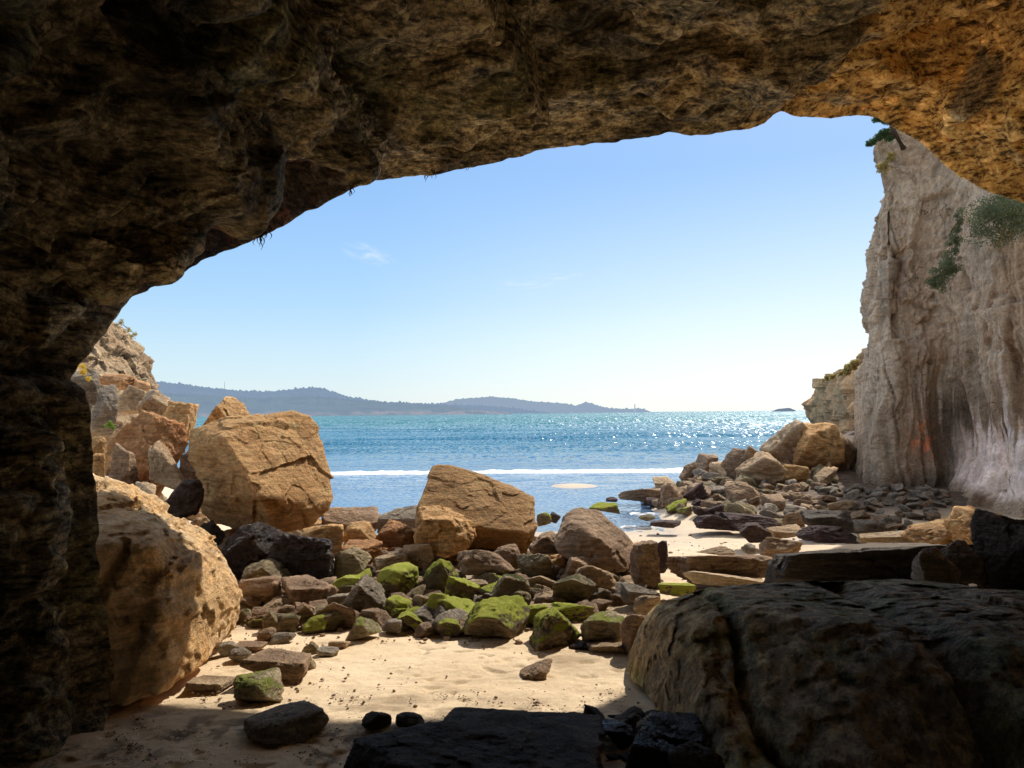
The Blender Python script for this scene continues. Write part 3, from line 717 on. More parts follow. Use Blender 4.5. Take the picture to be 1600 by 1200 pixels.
# ------------------------------------------------------------------ hero boulders
def C(*a): return [P(*q) for q in a]
hull_rock('boulder', C((350, 684, 14.0), (381, 732, 13.8), (402, 774, 13.7), (418, 806, 13.9),
    (297, 700, 14.9), (300, 672, 15.2), (345, 654, 15.2), (402, 650, 15.3), (452, 640, 15.8), (484, 650, 16.0), (499, 672, 16.0), (498, 740, 15.3), (517, 784, 15.0), (511, 800, 14.9), (480, 826, 14.6), (430, 835, 14.3), (375, 815, 14.6), (310, 792, 15.0),
    (310, 690, 17), (480, 670, 17.4), (500, 790, 16.8), (330, 820, 16.8)),
    M['ochre'], 'huge ochre block balanced on the wet rocks, tallest boulder at left of the bay', sub=7, p=70, seed=3, amt=.7)
hull_rock('boulder', C((675, 727, 14.6), (702, 725, 14.8), (760, 743, 15.0), (800, 762, 15.0), (834, 776, 14.9), (839, 822, 14.2), (826, 830, 13.95), (740, 823, 13.75), (652, 792, 13.8),
    (822, 862, 14.1), (742, 856, 13.95), (700, 850, 14.1), (648, 810, 14.3), (690, 760, 16.3), (820, 800, 16.2), (820, 850, 15.8), (660, 830, 15.6)),
    M['ochre'], 'large flat faced ochre boulder standing alone in front of the surf', sub=7, p=110, seed=8, amt=.5)
hull_rock('boulder', C((655, 793, 13.5), (682, 790, 13.6), (712, 800, 13.6), (738, 815, 13.5), (741, 838, 13.1), (728, 860, 12.9), (695, 872, 12.9), (655, 860, 13.0), (647, 838, 13.0), (662, 812, 12.9), (700, 812, 12.85), (660, 850, 14.4), (735, 850, 14.4), (700, 800, 14.5)),
    M['ochre'], 'cracked ochre block leaning on the front of the large flat faced boulder', sub=6, p=90, seed=12, amt=1.7)
hull_rock('boulder', C((868, 830, 12.9), (876, 806, 13.1), (900, 792, 13.4), (935, 795, 13.5), (965, 820, 13.3), (990, 848, 13.0), (997, 872, 12.7), (985, 893, 12.2), (955, 900, 12.0), (880, 875, 12.1), (862, 850, 12.4), (905, 820, 12.4), (950, 850, 12.1), (880, 850, 14.2), (985, 870, 14.2), (930, 810, 14.5)),
    M['brown'], 'big rounded dark brown boulder right of the flat faced boulder', sub=6, p=18, seed=15, amt=.8)
# golden outcrop on the left with its shadowed flank
def gold_post(co, cen):
    w = co + cen
    f = fbm(w * np.array([1.4, 1.4, .6]), 4); co = co + np.stack([f * .07, -f * .05, f * 0], 1); hd = np.exp(-((w[:, 0] + 3.75 + .1 * np.sin(w[:, 2] * 3)) / .07) ** 2) * (w[:, 1] < 8) * sstep(.3, .6, w[:, 2]); co[:, 1] += hd * .15
    r = w[:, [0, 2]]; dg = np.stack([w[:, 0] * .5 + w[:, 2] * .8, w[:, 1] * .5, -w[:, 0] * .8 + w[:, 2] * .5], 1)
    d = .06 * facet(dg * np.array([.7, .8, 1.6]) + .2 * fbm(w, 2)[:, None]) + .055 * facet(dg * np.array([1.6, 1.8, 4.2])) + .03 * facet(w * 6)
    u = co / np.linalg.norm(co, axis=1)[:, None]; co = co + u * d[:, None]; return co
hull_rock('outcrop', C((140, 738, 9.9), (185, 752, 9.9), (235, 782, 9.8), (290, 815, 9.6), (335, 850, 9.4), (362, 890, 9.3), (376, 935, 9.1), (377, 975, 8.95), (347, 1012, 8.3),
    (140, 800, 7.9), (200, 815, 7.8), (246, 848, 7.45), (140, 860, 7.05), (150, 1110, 6.72), (262, 1078, 7.05), (100, 740, 10.5), (60, 900, 8.5), (60, 1100, 8), (120, 760, 12), (330, 860, 11.5), (360, 960, 11.2)),
    M['golden'], 'smooth golden sandstone outcrop beside the left cave wall, half in shadow', cat='rock outcrop', sub=7, p=70, seed=21, amt=.6, post=gold_post)
# right ledge
def ledge_post(co, cen):
    w = co + cen
    g = ridged(np.stack([w[:, 0] * 1.3 + .25 * w[:, 2], w[:, 1] * .35, w[:, 2] * .35], 1), 4)
    m = sstep(1.0, .6, w[:, 2]); d = .16 * (g - .5) * (.35 + .65 * m) + .10 * fbm(w * 1.1, 4) + .045 * facet(w * 2.6) + .03 * facet(w * 6) + .03 * fbm(w * 7, 4)
    # two deep fissures
    for cx, wd, dp in ((1.98, .05, .22), (3.35, .14, .35)):
        xx = w[:, 0] + .12 * np.sin(w[:, 2] * 4) + .1 * fbm(w * 1.5, 2); d -= dp * np.exp(-((xx - cx + .12 * (w[:, 2])) / wd) ** 2) * (w[:, 1] < 8)
    co = co.copy(); co[:, 1] -= d; co[:, 2] += d * .4; return co
lo = hull_rock('outcrop', C((968, 1052, 7.75), (985, 1000, 7.8), (1003, 955, 7.9), (1050, 926, 8.0), (1110, 914, 8.1), (1250, 908, 8.2), (1400, 903, 8.2), (1600, 935, 7.6), (1900, 960, 7.2), (2300, 1000, 7.0),
    (1030, 975, 7.1), (1100, 960, 6.8), (1250, 962, 6.4), (1400, 975, 6.1), (1600, 1010, 5.6), (1900, 1060, 5.2),
    (1045, 1120, 6.6), (1115, 1180, 5.85), (1170, 1280, 5.0), (1400, 1330, 4.7), (1700, 1450, 4.2), (2100, 1500, 4.2), (2200, 1100, 9), (1100, 960, 9.0), (990, 1000, 8.8)),
    M['ledge'], 'massive grooved dark rock ledge filling the lower right foreground', cat='rock outcrop', sub=7, p=60, seed=31, amt=.45, post=ledge_post)
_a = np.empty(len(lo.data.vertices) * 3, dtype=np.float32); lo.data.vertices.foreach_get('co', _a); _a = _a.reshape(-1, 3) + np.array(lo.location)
_w = sstep(2.9, 1.6, _a[:, 0]) * (.75 + fbm(_a * 2, 3)).clip(0, 1); _tc = np.array([1, 1, 1.]) * (1 - _w[:, None]) + np.array([1.75, 1.5, 1.0]) * _w[:, None]  # lit look of the ledge's left face painted as a lighter, warmer tint
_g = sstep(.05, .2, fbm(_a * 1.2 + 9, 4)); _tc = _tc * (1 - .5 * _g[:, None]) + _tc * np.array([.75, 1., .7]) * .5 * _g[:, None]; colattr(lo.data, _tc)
# left background cliff
def lc_post(co, cen):
    w = co + cen; nn = co / np.linalg.norm(co, axis=1)[:, None]
    d = .25 * facet(w * np.array([.45, .45, .7])) + .16 * facet(w * np.array([1.2, 1.2, 1.8])) + .06 * facet(w * 3.2) + .2 * fbm(w * .8, 4)
    return co + nn * d[:, None]
hull_rock('cliff', C((100, 520, 26), (165, 500, 27), (185, 503, 28), (205, 530, 28), (218, 545, 28.5), (222, 570, 28), (240, 598, 28), (252, 640, 28), (275, 690, 27), (150, 560, 24.5), (170, 640, 23.5), (60, 640, 22), (60, 520, 24), (60, 540, 34), (200, 560, 34), (240, 700, 32), (60, 760, 24), (200, 760, 24)),
    M['leftcliff'], 'crumbling ochre cliff slope behind the boulder pile at left', cat='cliff', sub=7, p=30, seed=44, amt=.5, post=lc_post)

# ------------------------------------------------------------------ boulders read from the photo
# (x0,y0,x1,y1, Y or None, kind, material, tilt, label)
ROCKS = [
 (350, 810, 482, 908, 12.6, 'wedge', 'wet', 8, 'glossy wet black boulder under the huge ochre block'),
 (412, 830, 530, 912, 12.1, 'slab', 'wet', 24, 'wet purplish black boulder with green right end'),
 (300, 810, 350, 855, 13.4, 'block', 'wet', 0, 'small wet black rock left of the glossy boulder'),
 (234, 750, 312, 818, 13.6, 'wedge', 'wet', 10, 'dark rock with wet white shining top above the golden outcrop'),
 (374, 872, 464, 914, 11.7, 'wedge', 'olive', 5, 'olive brown angular rock right of the golden outcrop top'),
 (368, 896, 444, 946, 11.2, 'round', 'brown', 0, 'rounded brown rock beside the golden outcrop shoulder'),
 (436, 902, 528, 950, 11.2, 'block', 'brown', 12, 'brown cracked rock below the wet purplish boulder'),
 (486, 934, 566, 982, 10.4, 'slab', 'brown', 18, 'brown slab rock tilted down to the right on the sand edge'),
 (472, 818, 540, 868, 13.6, 'block', 'ochre', 0, 'knobbly orange brown rock touching the huge block on its right'),
 (533, 816, 592, 852, 14.2, 'wedge', 'ochre', 0, 'ochre rock in front of the long low dark rock wall'),
 (588, 811, 654, 854, 14.0, 'wedge', 'orange', -12, 'orange rock leaning against the cracked ochre block from the left'),
 (496, 792, 600, 842, 16.4, 'slab', 'brown', -4, 'left half of the long low dark rock wall by the water'),
 (590, 790, 660, 836, 16.2, 'slab', 'grey', -3, 'right half of the long low rock wall by the water'),
 (520, 856, 580, 912, 12.2, 'wedge', 'olive', 10, 'dark olive pointed rock right of the wet purplish boulder'),
 (538, 846, 596, 880, 13.0, 'block', 'orange', 8, 'rusty orange small rock behind the dark olive pointed rock'),
 (581, 864, 644, 892, 12.7, 'slab', 'tan', -6, 'flat tan rock between the orange rocks and the mossy ones'),
 (628, 845, 680, 886, 12.9, 'block', 'tan', 15, 'ribbed tan rock at the left foot of the cracked ochre block'),
 (514, 899, 568, 928, 11.7, 'slab', 'moss_hi', -8, 'flat bright green algae rock left of the big grey brown rock'),
 (538, 899, 608, 962, 10.9, 'wedge', 'grey', 0, 'big pointed grey brown rock in the middle of the mossy rocks'),
 (588, 882, 654, 936, 11.5, 'round', 'moss_hi', 5, 'rounded green mossy rock right behind the big grey brown rock'),
 (650, 870, 718, 932, 11.5, 'wedge', 'moss', 8, 'peaked brown rock with green moss on its front'),
 (690, 895, 750, 950, 11.1, 'slab', 'moss_hi', 35, 'green draped slab sloping down right from the peaked rock'),
 (600, 930, 644, 964, 10.7, 'round', 'moss_hi', 0, 'small bright yellow green mossy rock'),
 (654, 922, 748, 976, 10.5, 'block', 'moss_hi', 6, 'wide mossy topped block with vivid green right side'),
 (638, 940, 716, 980, 10.2, 'slab', 'grey', -4, 'flat grey rock with hollow in front of wide mossy block'),
 (712, 854, 806, 904, 12.1, 'block', 'brown', 4, 'brown block with deep shadow under it below the flat faced boulder'),
 (766, 850, 814, 890, 12.8, 'round', 'brown', 0, 'brown rounded rock behind the shadowed brown block'),
 (807, 862, 872, 904, 12.0, 'wedge', 'olive', 10, 'angular dark rock between brown block and big rounded boulder'),
 (880, 868, 938, 903, 11.9, 'block', 'brown', 5, 'dark rock in front of the big rounded boulder'),
 (826, 832, 882, 872, 13.2, 'wedge', 'brown', 0, 'low dark rock at the left foot of big rounded boulder'),
 (760, 896, 828, 942, 11.2, 'block', 'olive', 12, 'dark olive block left of the pinkish flat rock'),
 (824, 896, 872, 924, 11.5, 'slab', 'tan', 3, 'pinkish flat rock among the middle rocks'),
 (860, 898, 932, 950, 10.9, 'block', 'olive', 6, 'rough pitted olive brown block right of the pinkish rock'),
 (893, 880, 968, 938, 11.2, 'round', 'tan', 6, 'smooth tan boulder behind the pitted block'),
 (832, 922, 886, 949, 10.8, 'wedge', 'tan', 0, 'small pale wedge shaped rock above the mossy pair'),
 (796, 922, 830, 954, 10.7, 'round', 'olive', 0, 'small olive cobble beside the pale wedge rock'),
 (725, 938, 830, 999, 9.9, 'wedge', 'moss', 0, 'large mossy rock in centre at the edge of the sand'),
 (815, 942, 856, 980, 10.1, 'block', 'moss_hi', 10, 'small very green block between two large mossy rocks'),
 (826, 950, 912, 1014, 9.3, 'wedge', 'moss', -6, 'striped mossy boulder nearest the sand right of centre'),
 (856, 938, 928, 970, 10.3, 'slab', 'moss_hi', 0, 'flat green topped rock behind the striped mossy boulder'),
 (906, 960, 977, 1011, 9.5, 'slab', 'moss_pale', 6, 'pale rock with mossy rim beside the grooved ledge'),
 (543, 964, 596, 1000, 9.9, 'wedge', 'moss_pale', 0, 'pale green stained rock alone at left edge of the mossy rocks'),
 (623, 956, 664, 986, 10.0, 'wedge', 'moss', 10, 'small dark rock with green edge before the flat grey rock'),
 (668, 940, 720, 980, 10.1, 'round', 'grey', 0, 'rounded grey rock at right of the hollowed flat rock'),
 (683, 966, 724, 993, 9.7, 'wedge', 'moss', 14, 'little mossy rock lying on the sand in the middle'),
 (595, 966, 630, 990, 10.0, 'round', 'grey', 0, 'small grey cobble beside the pale green stained rock'),
 (889, 1000, 928, 1017, 9.0, 'slab', 'wet', 0, 'small wet grey stone below the striped mossy boulder'),
 (916, 1002, 978, 1024, 8.9, 'slab', 'tan', -3, 'thin flat tan rock against the left foot of the ledge'),
 (969, 956, 1018, 1028, 8.7, 'round', 'brown', -10, 'smooth brown rock squeezed against the tip of the ledge'),
 (988, 928, 1030, 960, 9.6, 'round', 'tan', 0, 'tan cobble above the brown rock squeezed on the ledge'),
 (970, 911, 1034, 945, 10.4, 'slab', 'grey', 0, 'flat grey rock left of the green sand patch'),
 (1026, 909, 1084, 936, 10.3, 'slab', 'moss_hi', 0, 'flat yellow green algae stone behind the ledge'),
 (985, 844, 1030, 914, 11.7, 'block', 'brown', 3, 'upright dark block right of big rounded boulder'),
 (1018, 843, 1045, 888, 12.4, 'round', 'mussel', 0, 'purple mussel covered rock beside the upright dark block'),
 (962, 900, 996, 926, 11.2, 'round', 'tan', 0, 'pale cobble at the foot of the upright dark block'),
 (1042, 859, 1200, 908, 11.6, 'slab', 'brown', -5, 'long brown whale backed slab on the right sand'),
 (1066, 890, 1202, 926, 10.9, 'slab', 'pale', 2, 'pale tan flat slab in front of the whale backed slab'),
 (1092, 852, 1146, 872, 13.4, 'wedge', 'tan', 0, 'low tan rock behind the whale backed slab'),
 (1158, 849, 1182, 864, 13.8, 'round', 'grey', 0, 'single small grey stone on the right sand'),
 (1186, 837, 1250, 876, 13.2, 'block', 'brown', 0, 'brown topped rock at the left end of the black slab'),
 (1148, 816, 1208, 847, 15.2, 'wedge', 'mussel', 0, 'purple mussel covered mound alone on the right sand'),
 (1202, 821, 1254, 841, 15.8, 'slab', 'tan', 0, 'flat tan rock right of the mussel mound'),
 (1250, 820, 1342, 846, 14.8, 'wedge', 'mussel', 4, 'broad reddish mussel rock behind the black slab'),
 (1248, 799, 1332, 829, 16.6, 'slab', 'dark', 0, 'black square edged block in front of the cobbles below the cliff'),
 (1082, 802, 1150, 826, 17.4, 'slab', 'mussel', 5, 'dark low weed covered rock at the left front of the rubble'),
 (1130, 802, 1216, 826, 17.2, 'slab', 'mussel', 2, 'long dark weed covered rock at the front of the rubble'),
 (1340, 830, 1434, 850, 13.4, 'slab', 'pale', 0, 'sunlit flat topped rock behind the black slab'),
 (1425, 812, 1545, 850, 12.6, 'wedge', 'ochre', -6, 'orange rock with sunlit edge at the right behind the black slab'),
 (1500, 795, 1620, 850, 11.8, 'wedge', 'ochre', -10, 'large sunlit edged orange rock at the right border'),
 (1423, 853, 1488, 915, 9.0, 'block', 'grey', 8, 'left one of two grey cubes resting on the black slab'),
 (1465, 843, 1534, 903, 9.3, 'block', 'grey', -14, 'right one of two grey cubes resting on the black slab'),
 (1520, 800, 1680, 945, 9.0, 'wedge', 'dark', -6, 'huge black boulder at the right border above the ledge'),
 (838, 800, 862, 820, 17.5, 'round', 'moss', 0, 'green weedy rock in the shallows behind big rounded boulder'),
 (856, 800, 876, 816, 18.3, 'wedge', 'mussel', 0, 'tiny dark rock in the shallows by the weedy one'),
 (918, 785, 968, 802, 18.8, 'slab', 'moss', 0, 'low green weedy rock in the water above rounded boulder'),
 (998, 803, 1024, 814, 18.9, 'round', 'olive', 0, 'small olive rock at the waterline'),
 (1014, 813, 1066, 825, 17.6, 'slab', 'mussel', 0, 'flat dark rock at the edge of the right sand'),
 (946, 776, 966, 784, 22.5, 'round', 'mussel', 0, 'tiny rock just off the tip of the rubble point'),
 (1193, 838, 1500, 928, 9.9, 'slab', 'dark', 0, 'long flat faced black slab lying behind the ledge'),
 # left slope
 (163, 640, 286, 764, 16.0, 'slab', 'orange', 30, 'big reddish slab boulder leaning in the left pile'),
 (291, 619, 388, 694, 17.6, 'wedge', 'ochre', 0, 'pointed ochre boulder rising behind the huge block'),
 (232, 688, 304, 762, 15.4, 'block', 'tan', -20, 'tan block wedged between reddish slab and huge block'),
 (240, 626, 303, 680, 18.3, 'block', 'ochre', 18, 'ochre block at right end of the upper left pile'),
 (218, 608, 270, 658, 18.8, 'block', 'tan', 12, 'tan block on top of the left pile'),
 (183, 602, 234, 640, 19.6, 'slab', 'tan', 10, 'tan slab below the left cliff'),
 (140, 600, 186, 668, 17.6, 'round', 'grey', 0, 'rough grey brown boulder near the left cave wall'),
 (206, 593, 240, 616, 21.0, 'block', 'orange', 0, 'small orange block at the foot of the left cliff'),
 (156, 583, 212, 606, 21.0, 'slab', 'orange', 6, 'flat orange slab at the foot of the left cliff'),
 (104, 578, 152, 624, 16.0, 'round', 'grey', 0, 'dark grey rock next to the cave wall notch'),
 (260, 662, 290, 698, 17.2, 'wedge', 'tan', 0, 'small tan rock between the ochre block and the reddish slab'),
 (138, 682, 164, 712, 14.4, 'round', 'ochre', 0, 'upper yellow cobble beside the cave wall'),
 (138, 708, 166, 748, 13.8, 'round', 'ochre', 0, 'lower yellow cobble beside the cave wall'),
 (160, 690, 215, 790, 15.2, 'block', 'brown', 10, 'dark shadowed rock under the reddish slab'),
 (212, 752, 250, 780, 13.6, 'round', 'pale', 0, 'small pale stone behind the golden outcrop'),
 (276, 700, 345, 800, 16.4, 'block', 'brown', 0, 'shadowed brown rock behind left side of huge block'),
 # stones on the sand
 (366, 1052, 448, 1099, 8.0, 'wedge', 'moss_pale', 5, 'pale yellow green boulder half buried in the sand at left'),
 (386, 1019, 484, 1067, 8.6, 'slab', 'brown', 9, 'long dark brown block lying on the sand at left'),
 (296, 1058, 364, 1078, 8.4, 'slab', 'tan', 3, 'thin flat stone on the sand by the golden outcrop'),
 (338, 1003, 370, 1026, 9.2, 'round', 'grey', 0, 'dark cobble touching the golden outcrop foot'),
 (358, 1013, 392, 1035, 9.0, 'round', 'grey', 0, 'grey cobble left of the long brown block'),
 (368, 1004, 416, 1020, 9.3, 'slab', 'brown', 0, 'reddish flat stone above the long brown block'),
 (400, 980, 431, 1003, 9.7, 'round', 'brown', 0, 'dark round stone on the sand above the flat reddish stone'),
 (424, 989, 460, 1006, 9.5, 'slab', 'grey', 0, 'flat grey stone left of the small pale stones'),
 (472, 1003, 499, 1024, 9.2, 'round', 'moss_pale', 0, 'pale greenish cobble on the sand right of brown block'),
 (496, 1010, 530, 1027, 9.1, 'round', 'grey', 0, 'low grey cobble on the sand right of greenish one'),
 (468, 1026, 494, 1046, 8.8, 'round', 'moss_pale', 0, 'small mossy cobble at the right end of the brown block'),
 (513, 999, 548, 1012, 9.5, 'slab', 'tan', 0, 'thin tan stone on the sand under the brown slab'),
 (431, 1018, 461, 1032, 9.0, 'round', 'grey', 0, 'small stone behind the long brown block'),
 (812, 1031, 864, 1060, 8.4, 'round', 'brown', 3, 'lone dark stone in the middle of the sunlit sand'),
 (386, 949, 434, 976, 10.4, 'block', 'brown', 0, 'brown cobble at the right edge of the golden outcrop'),
 (408, 953, 440, 989, 10.0, 'wedge', 'olive', 0, 'olive upright stone near the golden outcrop'),
 (422, 932, 444, 950, 10.7, 'round', 'tan', 0, 'tiny tan stone above the olive upright stone'),
 (433, 945, 458, 979, 10.2, 'round', 'brown', 0, 'brown egg shaped stone in the left stones'),
 (446, 944, 490, 984, 10.2, 'wedge', 'brown', 12, 'dark brown wedge stone left of the tilted slab'),
 (474, 960, 514, 990, 9.9, 'round', 'moss', 0, 'green mossed stone under the tilted brown slab'),
 (370, 950, 398, 974, 10.6, 'round', 'olive', 0, 'olive stone hugging the outcrop'),
 # shadow foreground
 (381, 1103, 518, 1158, 7.1, 'round', 'grey', 3, 'dark mound shaped rock on the edge of shadow at left'),
 (566, 1111, 612, 1142, 6.9, 'round', 'dark', 0, 'small dark stone touching the sunlit sand left of centre'),
 (618, 1114, 664, 1140, 6.9, 'round', 'dark', 0, 'second small dark stone touching the sunlit sand'),
 (520, 1131, 960, 1290, 4.9, 'slab', 'dark', 5, 'large low black rock shelf at the bottom centre'),
 (690, 1118, 945, 1176, 6.3, 'slab', 'dark', 5, 'flat dark rock behind the large low black shelf'),
 (884, 1142, 945, 1185, 5.9, 'round', 'dark', 0, 'round dark cobble right of the flat dark rock'),
 (960, 1108, 1020, 1150, 6.5, 'wedge', 'dark', 5, 'dark pointed stone at back of the bottom right cluster'),
 (938, 1130, 990, 1170, 6.2, 'block', 'wet', 5, 'wet dark stone at left of the bottom right cluster'),
 (990, 1124, 1110, 1200, 5.8, 'slab', 'wet', 12, 'long wet black rock lying against the foot of the ledge'),
 (960, 1150, 1060, 1235, 5.3, 'block', 'wet', -8, 'wet black block at the bottom edge in front of the cluster'),
 (1040, 1160, 1130, 1260, 5.1, 'round', 'dark', 0, 'dark lumpy rock in bottom corner below the ledge'),
]
def px_rock(x0, y0, x1, y1, Y, kind, mat, tilt, label, seed, cat='rock', name='rock', sub=None, group=None, extra=None):
    Y = min(Y, float(ground_at((x0 + x1) / 2, y1)[1])) if (y1 > 800 or x0 > 900) else Y
    w = (x1 - x0) * Y / F; hh = (y1 - y0) * Y / F
    dep = (.95 if kind != 'slab' else .8) * min(w, 1.9 * hh + .25)
    dd = max((y1 + y0) / 2 - 645, 0) / F
    h = max(hh - dep * dd * .55, .4 * hh)
    top = P((x0 + x1) / 2, y0, Y + dep * .35); cx = P((x0 + x1) / 2, (y0 + y1) / 2, Y + dep * .3)
    sink = (.22 if label[:10] != 'dark mound' else .5) * h
    # rotate shape, then refit the box to the silhouette
    if sub is None: sub = 6 if (x1 - x0) * (y1 - y0) > 6500 else 5 if (x1 - x0) * (y1 - y0) > 900 else 4
    tm, co = make_rock((w, dep, h + sink), kind, seed, sub)
    t = R(tilt); c, s = math.cos(t), math.sin(t)
    if tilt:
        k = np.array([[c, 0, s], [0, 1, 0], [-s, 0, c]]); co = co @ k.T
        mn, mx = co.min(0), co.max(0); co = (co - (mn + mx) / 2) / (mx - mn) * np.array([w, dep, h + sink])
    me = rock_mesh(name, tm, co)
    o = link(name, me, M[mat], loc=(cx[0], cx[1], top[2] - (h + sink) / 2))
    return tag(o, label, cat, group)
sd = 100
for r in ROCKS:
    sd += 1
    if not r[8]: continue
    big = (r[2] - r[0]) > 80
    px_rock(*r, seed=sd, cat='boulder' if big else 'rock', name='boulder' if big else 'rock')

# ------------------------------------------------------------------ libraries for repeated stones
def lib(n, kinds, dimf, seed0, sub):
    out = []
    for i in range(n):
        g = np.random.default_rng(seed0 + i); tm, co = make_rock(dimf(g), kinds[i % len(kinds)], seed0 + i, sub, 1.1)
        out.append(rock_mesh('rock', tm, co))
    return out
LIB = lib(14, ['block', 'slab', 'wedge', 'block'], lambda g: (1, g.uniform(.6, .9), g.uniform(.4, .7)), 500, 4)
_libmat = {}
def place_lib(i, mat, loc, size, rot, name='rock', **tags):
    key = (i, mat)
    if key not in _libmat:
        me = LIB[i].copy(); me.materials.clear(); me.materials.append(M[mat]); _libmat[key] = me
    o = bpy.data.objects.new(name, _libmat[key]); COL.objects.link(o)
    o.location = loc; o.scale = (size,) * 3 if np.isscalar(size) else size; o.rotation_euler = rot
    return tag(o, **tags)

# rubble point on the right: big slabs first (px boxes), then individual stones
SL = [(1195, 655, 1290, 735, 33, 'slab', 'tan', 38, 'largest pale slab leaning up to the far cliff on the rubble point'),
      (1236, 660, 1312, 738, 31, 'wedge', 'ochre', 30, 'ochre ridged slab right of the largest pale slab'),
      (1262, 668, 1336, 735, 30, 'block', 'tan', -35, 'blocky tan boulder against the foot of the far cliff'),
      (1150, 695, 1215, 745, 29.5, 'slab', 'tan', 40, 'steeply tilted slab in the middle of the rubble ridge'),
      (1128, 700, 1180, 748, 29.2, 'slab', 'brown', 42, 'brown tilted slab on the crest of the rubble'),
      (1155, 705, 1232, 760, 28, 'wedge', 'tan', 10, 'broad tan boulder in the centre of the rubble'),
      (1080, 708, 1120, 745, 29, 'block', 'brown', 15, 'dark block on the left crest of the rubble'),
      (1058, 722, 1092, 756, 28, 'block', 'brown', 0, 'brown block at the left end of the rubble crest'),
      (964, 762, 1055, 782, 23.5, 'slab', 'brown', -3, 'long flat rock forming the tip of the rubble point'),
      (1030, 752, 1075, 790, 23.8, 'block', 'brown', 0, 'brown block right behind the tip of the point'),
      (1020, 745, 1052, 766, 25.5, 'block', 'tan', 0, 'small tan block above the tip of the point'),
      (1135, 752, 1195, 790, 23.5, 'wedge', 'brown', 5, 'brown wedge boulder in the lower rubble'),
      (1215, 725, 1262, 756, 27, 'block', 'ochre', 0, 'ochre block under the ridged slab'),
      (1270, 730, 1318, 760, 25.5, 'block', 'tan', 0, 'tan block near the corner of the cliff')]
for k, r in enumerate(SL): px_rock(*r, seed=700 + k, cat='boulder', name='boulder', sub=5)
g = np.random.default_rng(77)
def in_poly(x, y, poly):
    c = False; n = len(poly)
    for i in range(n):
        x1, y1 = poly[i]; x2, y2 = poly[i - 1]
        if (y1 > y) != (y2 > y) and x < (x2 - x1) * (y - y1) / (y2 - y1) + x1: c = not c
    return c
poly = [(3.6, 23.5), (4.2, 21.0), (4.6, 18.2), (8, 17.2), (10.8, 17.4), (11.0, 19.3), (11.9, 21.2), (12.4, 22.4), (10.2, 22.8), (10.2, 24), (12, 29.5), (14.5, 38), (10, 36), (7.2, 30.5), (5.4, 27.5)]
pts = []; tries = 0
while len(pts) < 290 and tries < 60000:
    tries += 1
    x, y = g.uniform(3.5, 14.5), g.uniform(17, 38)
    if not in_poly(x, y, poly): continue
    near_cliff = x > 8.6 and y < 23
    sz = g.uniform(.28, .5) if near_cliff else g.uniform(.4, 1.0) * (1.1 if y > 24 else .8)
    if any((x - a) ** 2 + (y - b) ** 2 < (.36 * (sz + s)) ** 2 for a, b, s in pts): continue
    pts.append((x, y, sz))
RL = {'dark': ('small dark shadowed cobble at the foot of the fluted cliff', 'shadowed cobbles at the foot of the cliff'),
      'brown': ('brown angular rock in the rubble point below the right cliff', 'brown rocks of the rubble point'),
      'tan': ('tan angular rock in the rubble point below the right cliff', 'tan rocks of the rubble point'),
      'ochre': ('small sunlit ochre block heaped against the far cliff foot', 'ochre blocks against the cliff'),
      'mussel': ('dark weedy rock at the seaward edge of the rubble point', 'weedy rocks at the waterline'),
      'moss': ('green weedy rock at the seaward edge of the rubble point', 'green rocks at the waterline'),
      'grey': ('grey cobble on the shore below the fluted cliff', 'grey cobbles below the cliff')}
for (x, y, sz) in pts:
    if x > 8.6 and y < 22.8: mt = 'grey' if g.random() < .8 else 'brown'
    elif x < 5.2 and y < 25: mt = ['mussel', 'brown', 'moss', 'brown', 'mussel'][g.integers(5)]
    elif x > 10 and y > 24: mt = 'ochre' if g.random() < .65 else 'tan'
    else: mt = ['brown', 'tan', 'brown', 'grey', 'olive'][g.integers(5)]
    lab = RL.get(mt, RL['brown'])
    z = float(sand_z(x, y))
    place_lib(int(g.integers(14)), mt, (x, y, z + sz * .16), (sz, sz * g.uniform(.8, 1.1), sz * g.uniform(.8, 1.1)), (g.uniform(-.35, .35), g.uniform(-.45, .2), g.uniform(0, 6.28)), label=lab[0], cat='rock', group=lab[1])
# filler stones among the middle rocks
pts = []; tries = 0
while len(pts) < 300 and tries < 60000:
    tries += 1
    px, py = g.uniform(385, 1000), g.uniform(842, 992)
    lim = np.interp(px, [385, 460, 560, 700, 830, 1000], [985, 992, 992, 992, 1000, 930])
    if py > lim: continue
    q = ground_at(px, py); sz = g.uniform(.16, .5)
    if any((q[0] - a) ** 2 + (q[1] - b) ** 2 < (.31 * (sz + s)) ** 2 for a, b, s in pts): continue
    pts.append((q[0], q[1], sz))
    mt = ['brown', 'tan', 'olive', 'grey', 'brown', 'moss', 'brown'][g.integers(7)] if py > 900 else ['brown', 'ochre', 'tan', 'brown', 'orange'][g.integers(5)]
    grp = 'green stained stones filling the gaps among the middle rocks' if mt in ('moss', 'olive') else 'brown stones filling the gaps among the middle rocks'
    lab = 'small %s stone in a gap between the larger middle rocks' % ('green stained' if mt in ('moss', 'olive') else {'grey': 'grey', 'tan': 'tan', 'ochre': 'ochre', 'orange': 'orange', 'brown': 'brown'}[mt])
    place_lib(int(g.integers(14)), mt, (q[0], q[1], q[2] + sz * .16), sz, (g.uniform(-.3, .3), g.uniform(-.3, .3), g.uniform(0, 6.28)), label=lab, cat='stone', group=grp, name='stone')
pts = []; tries = 0
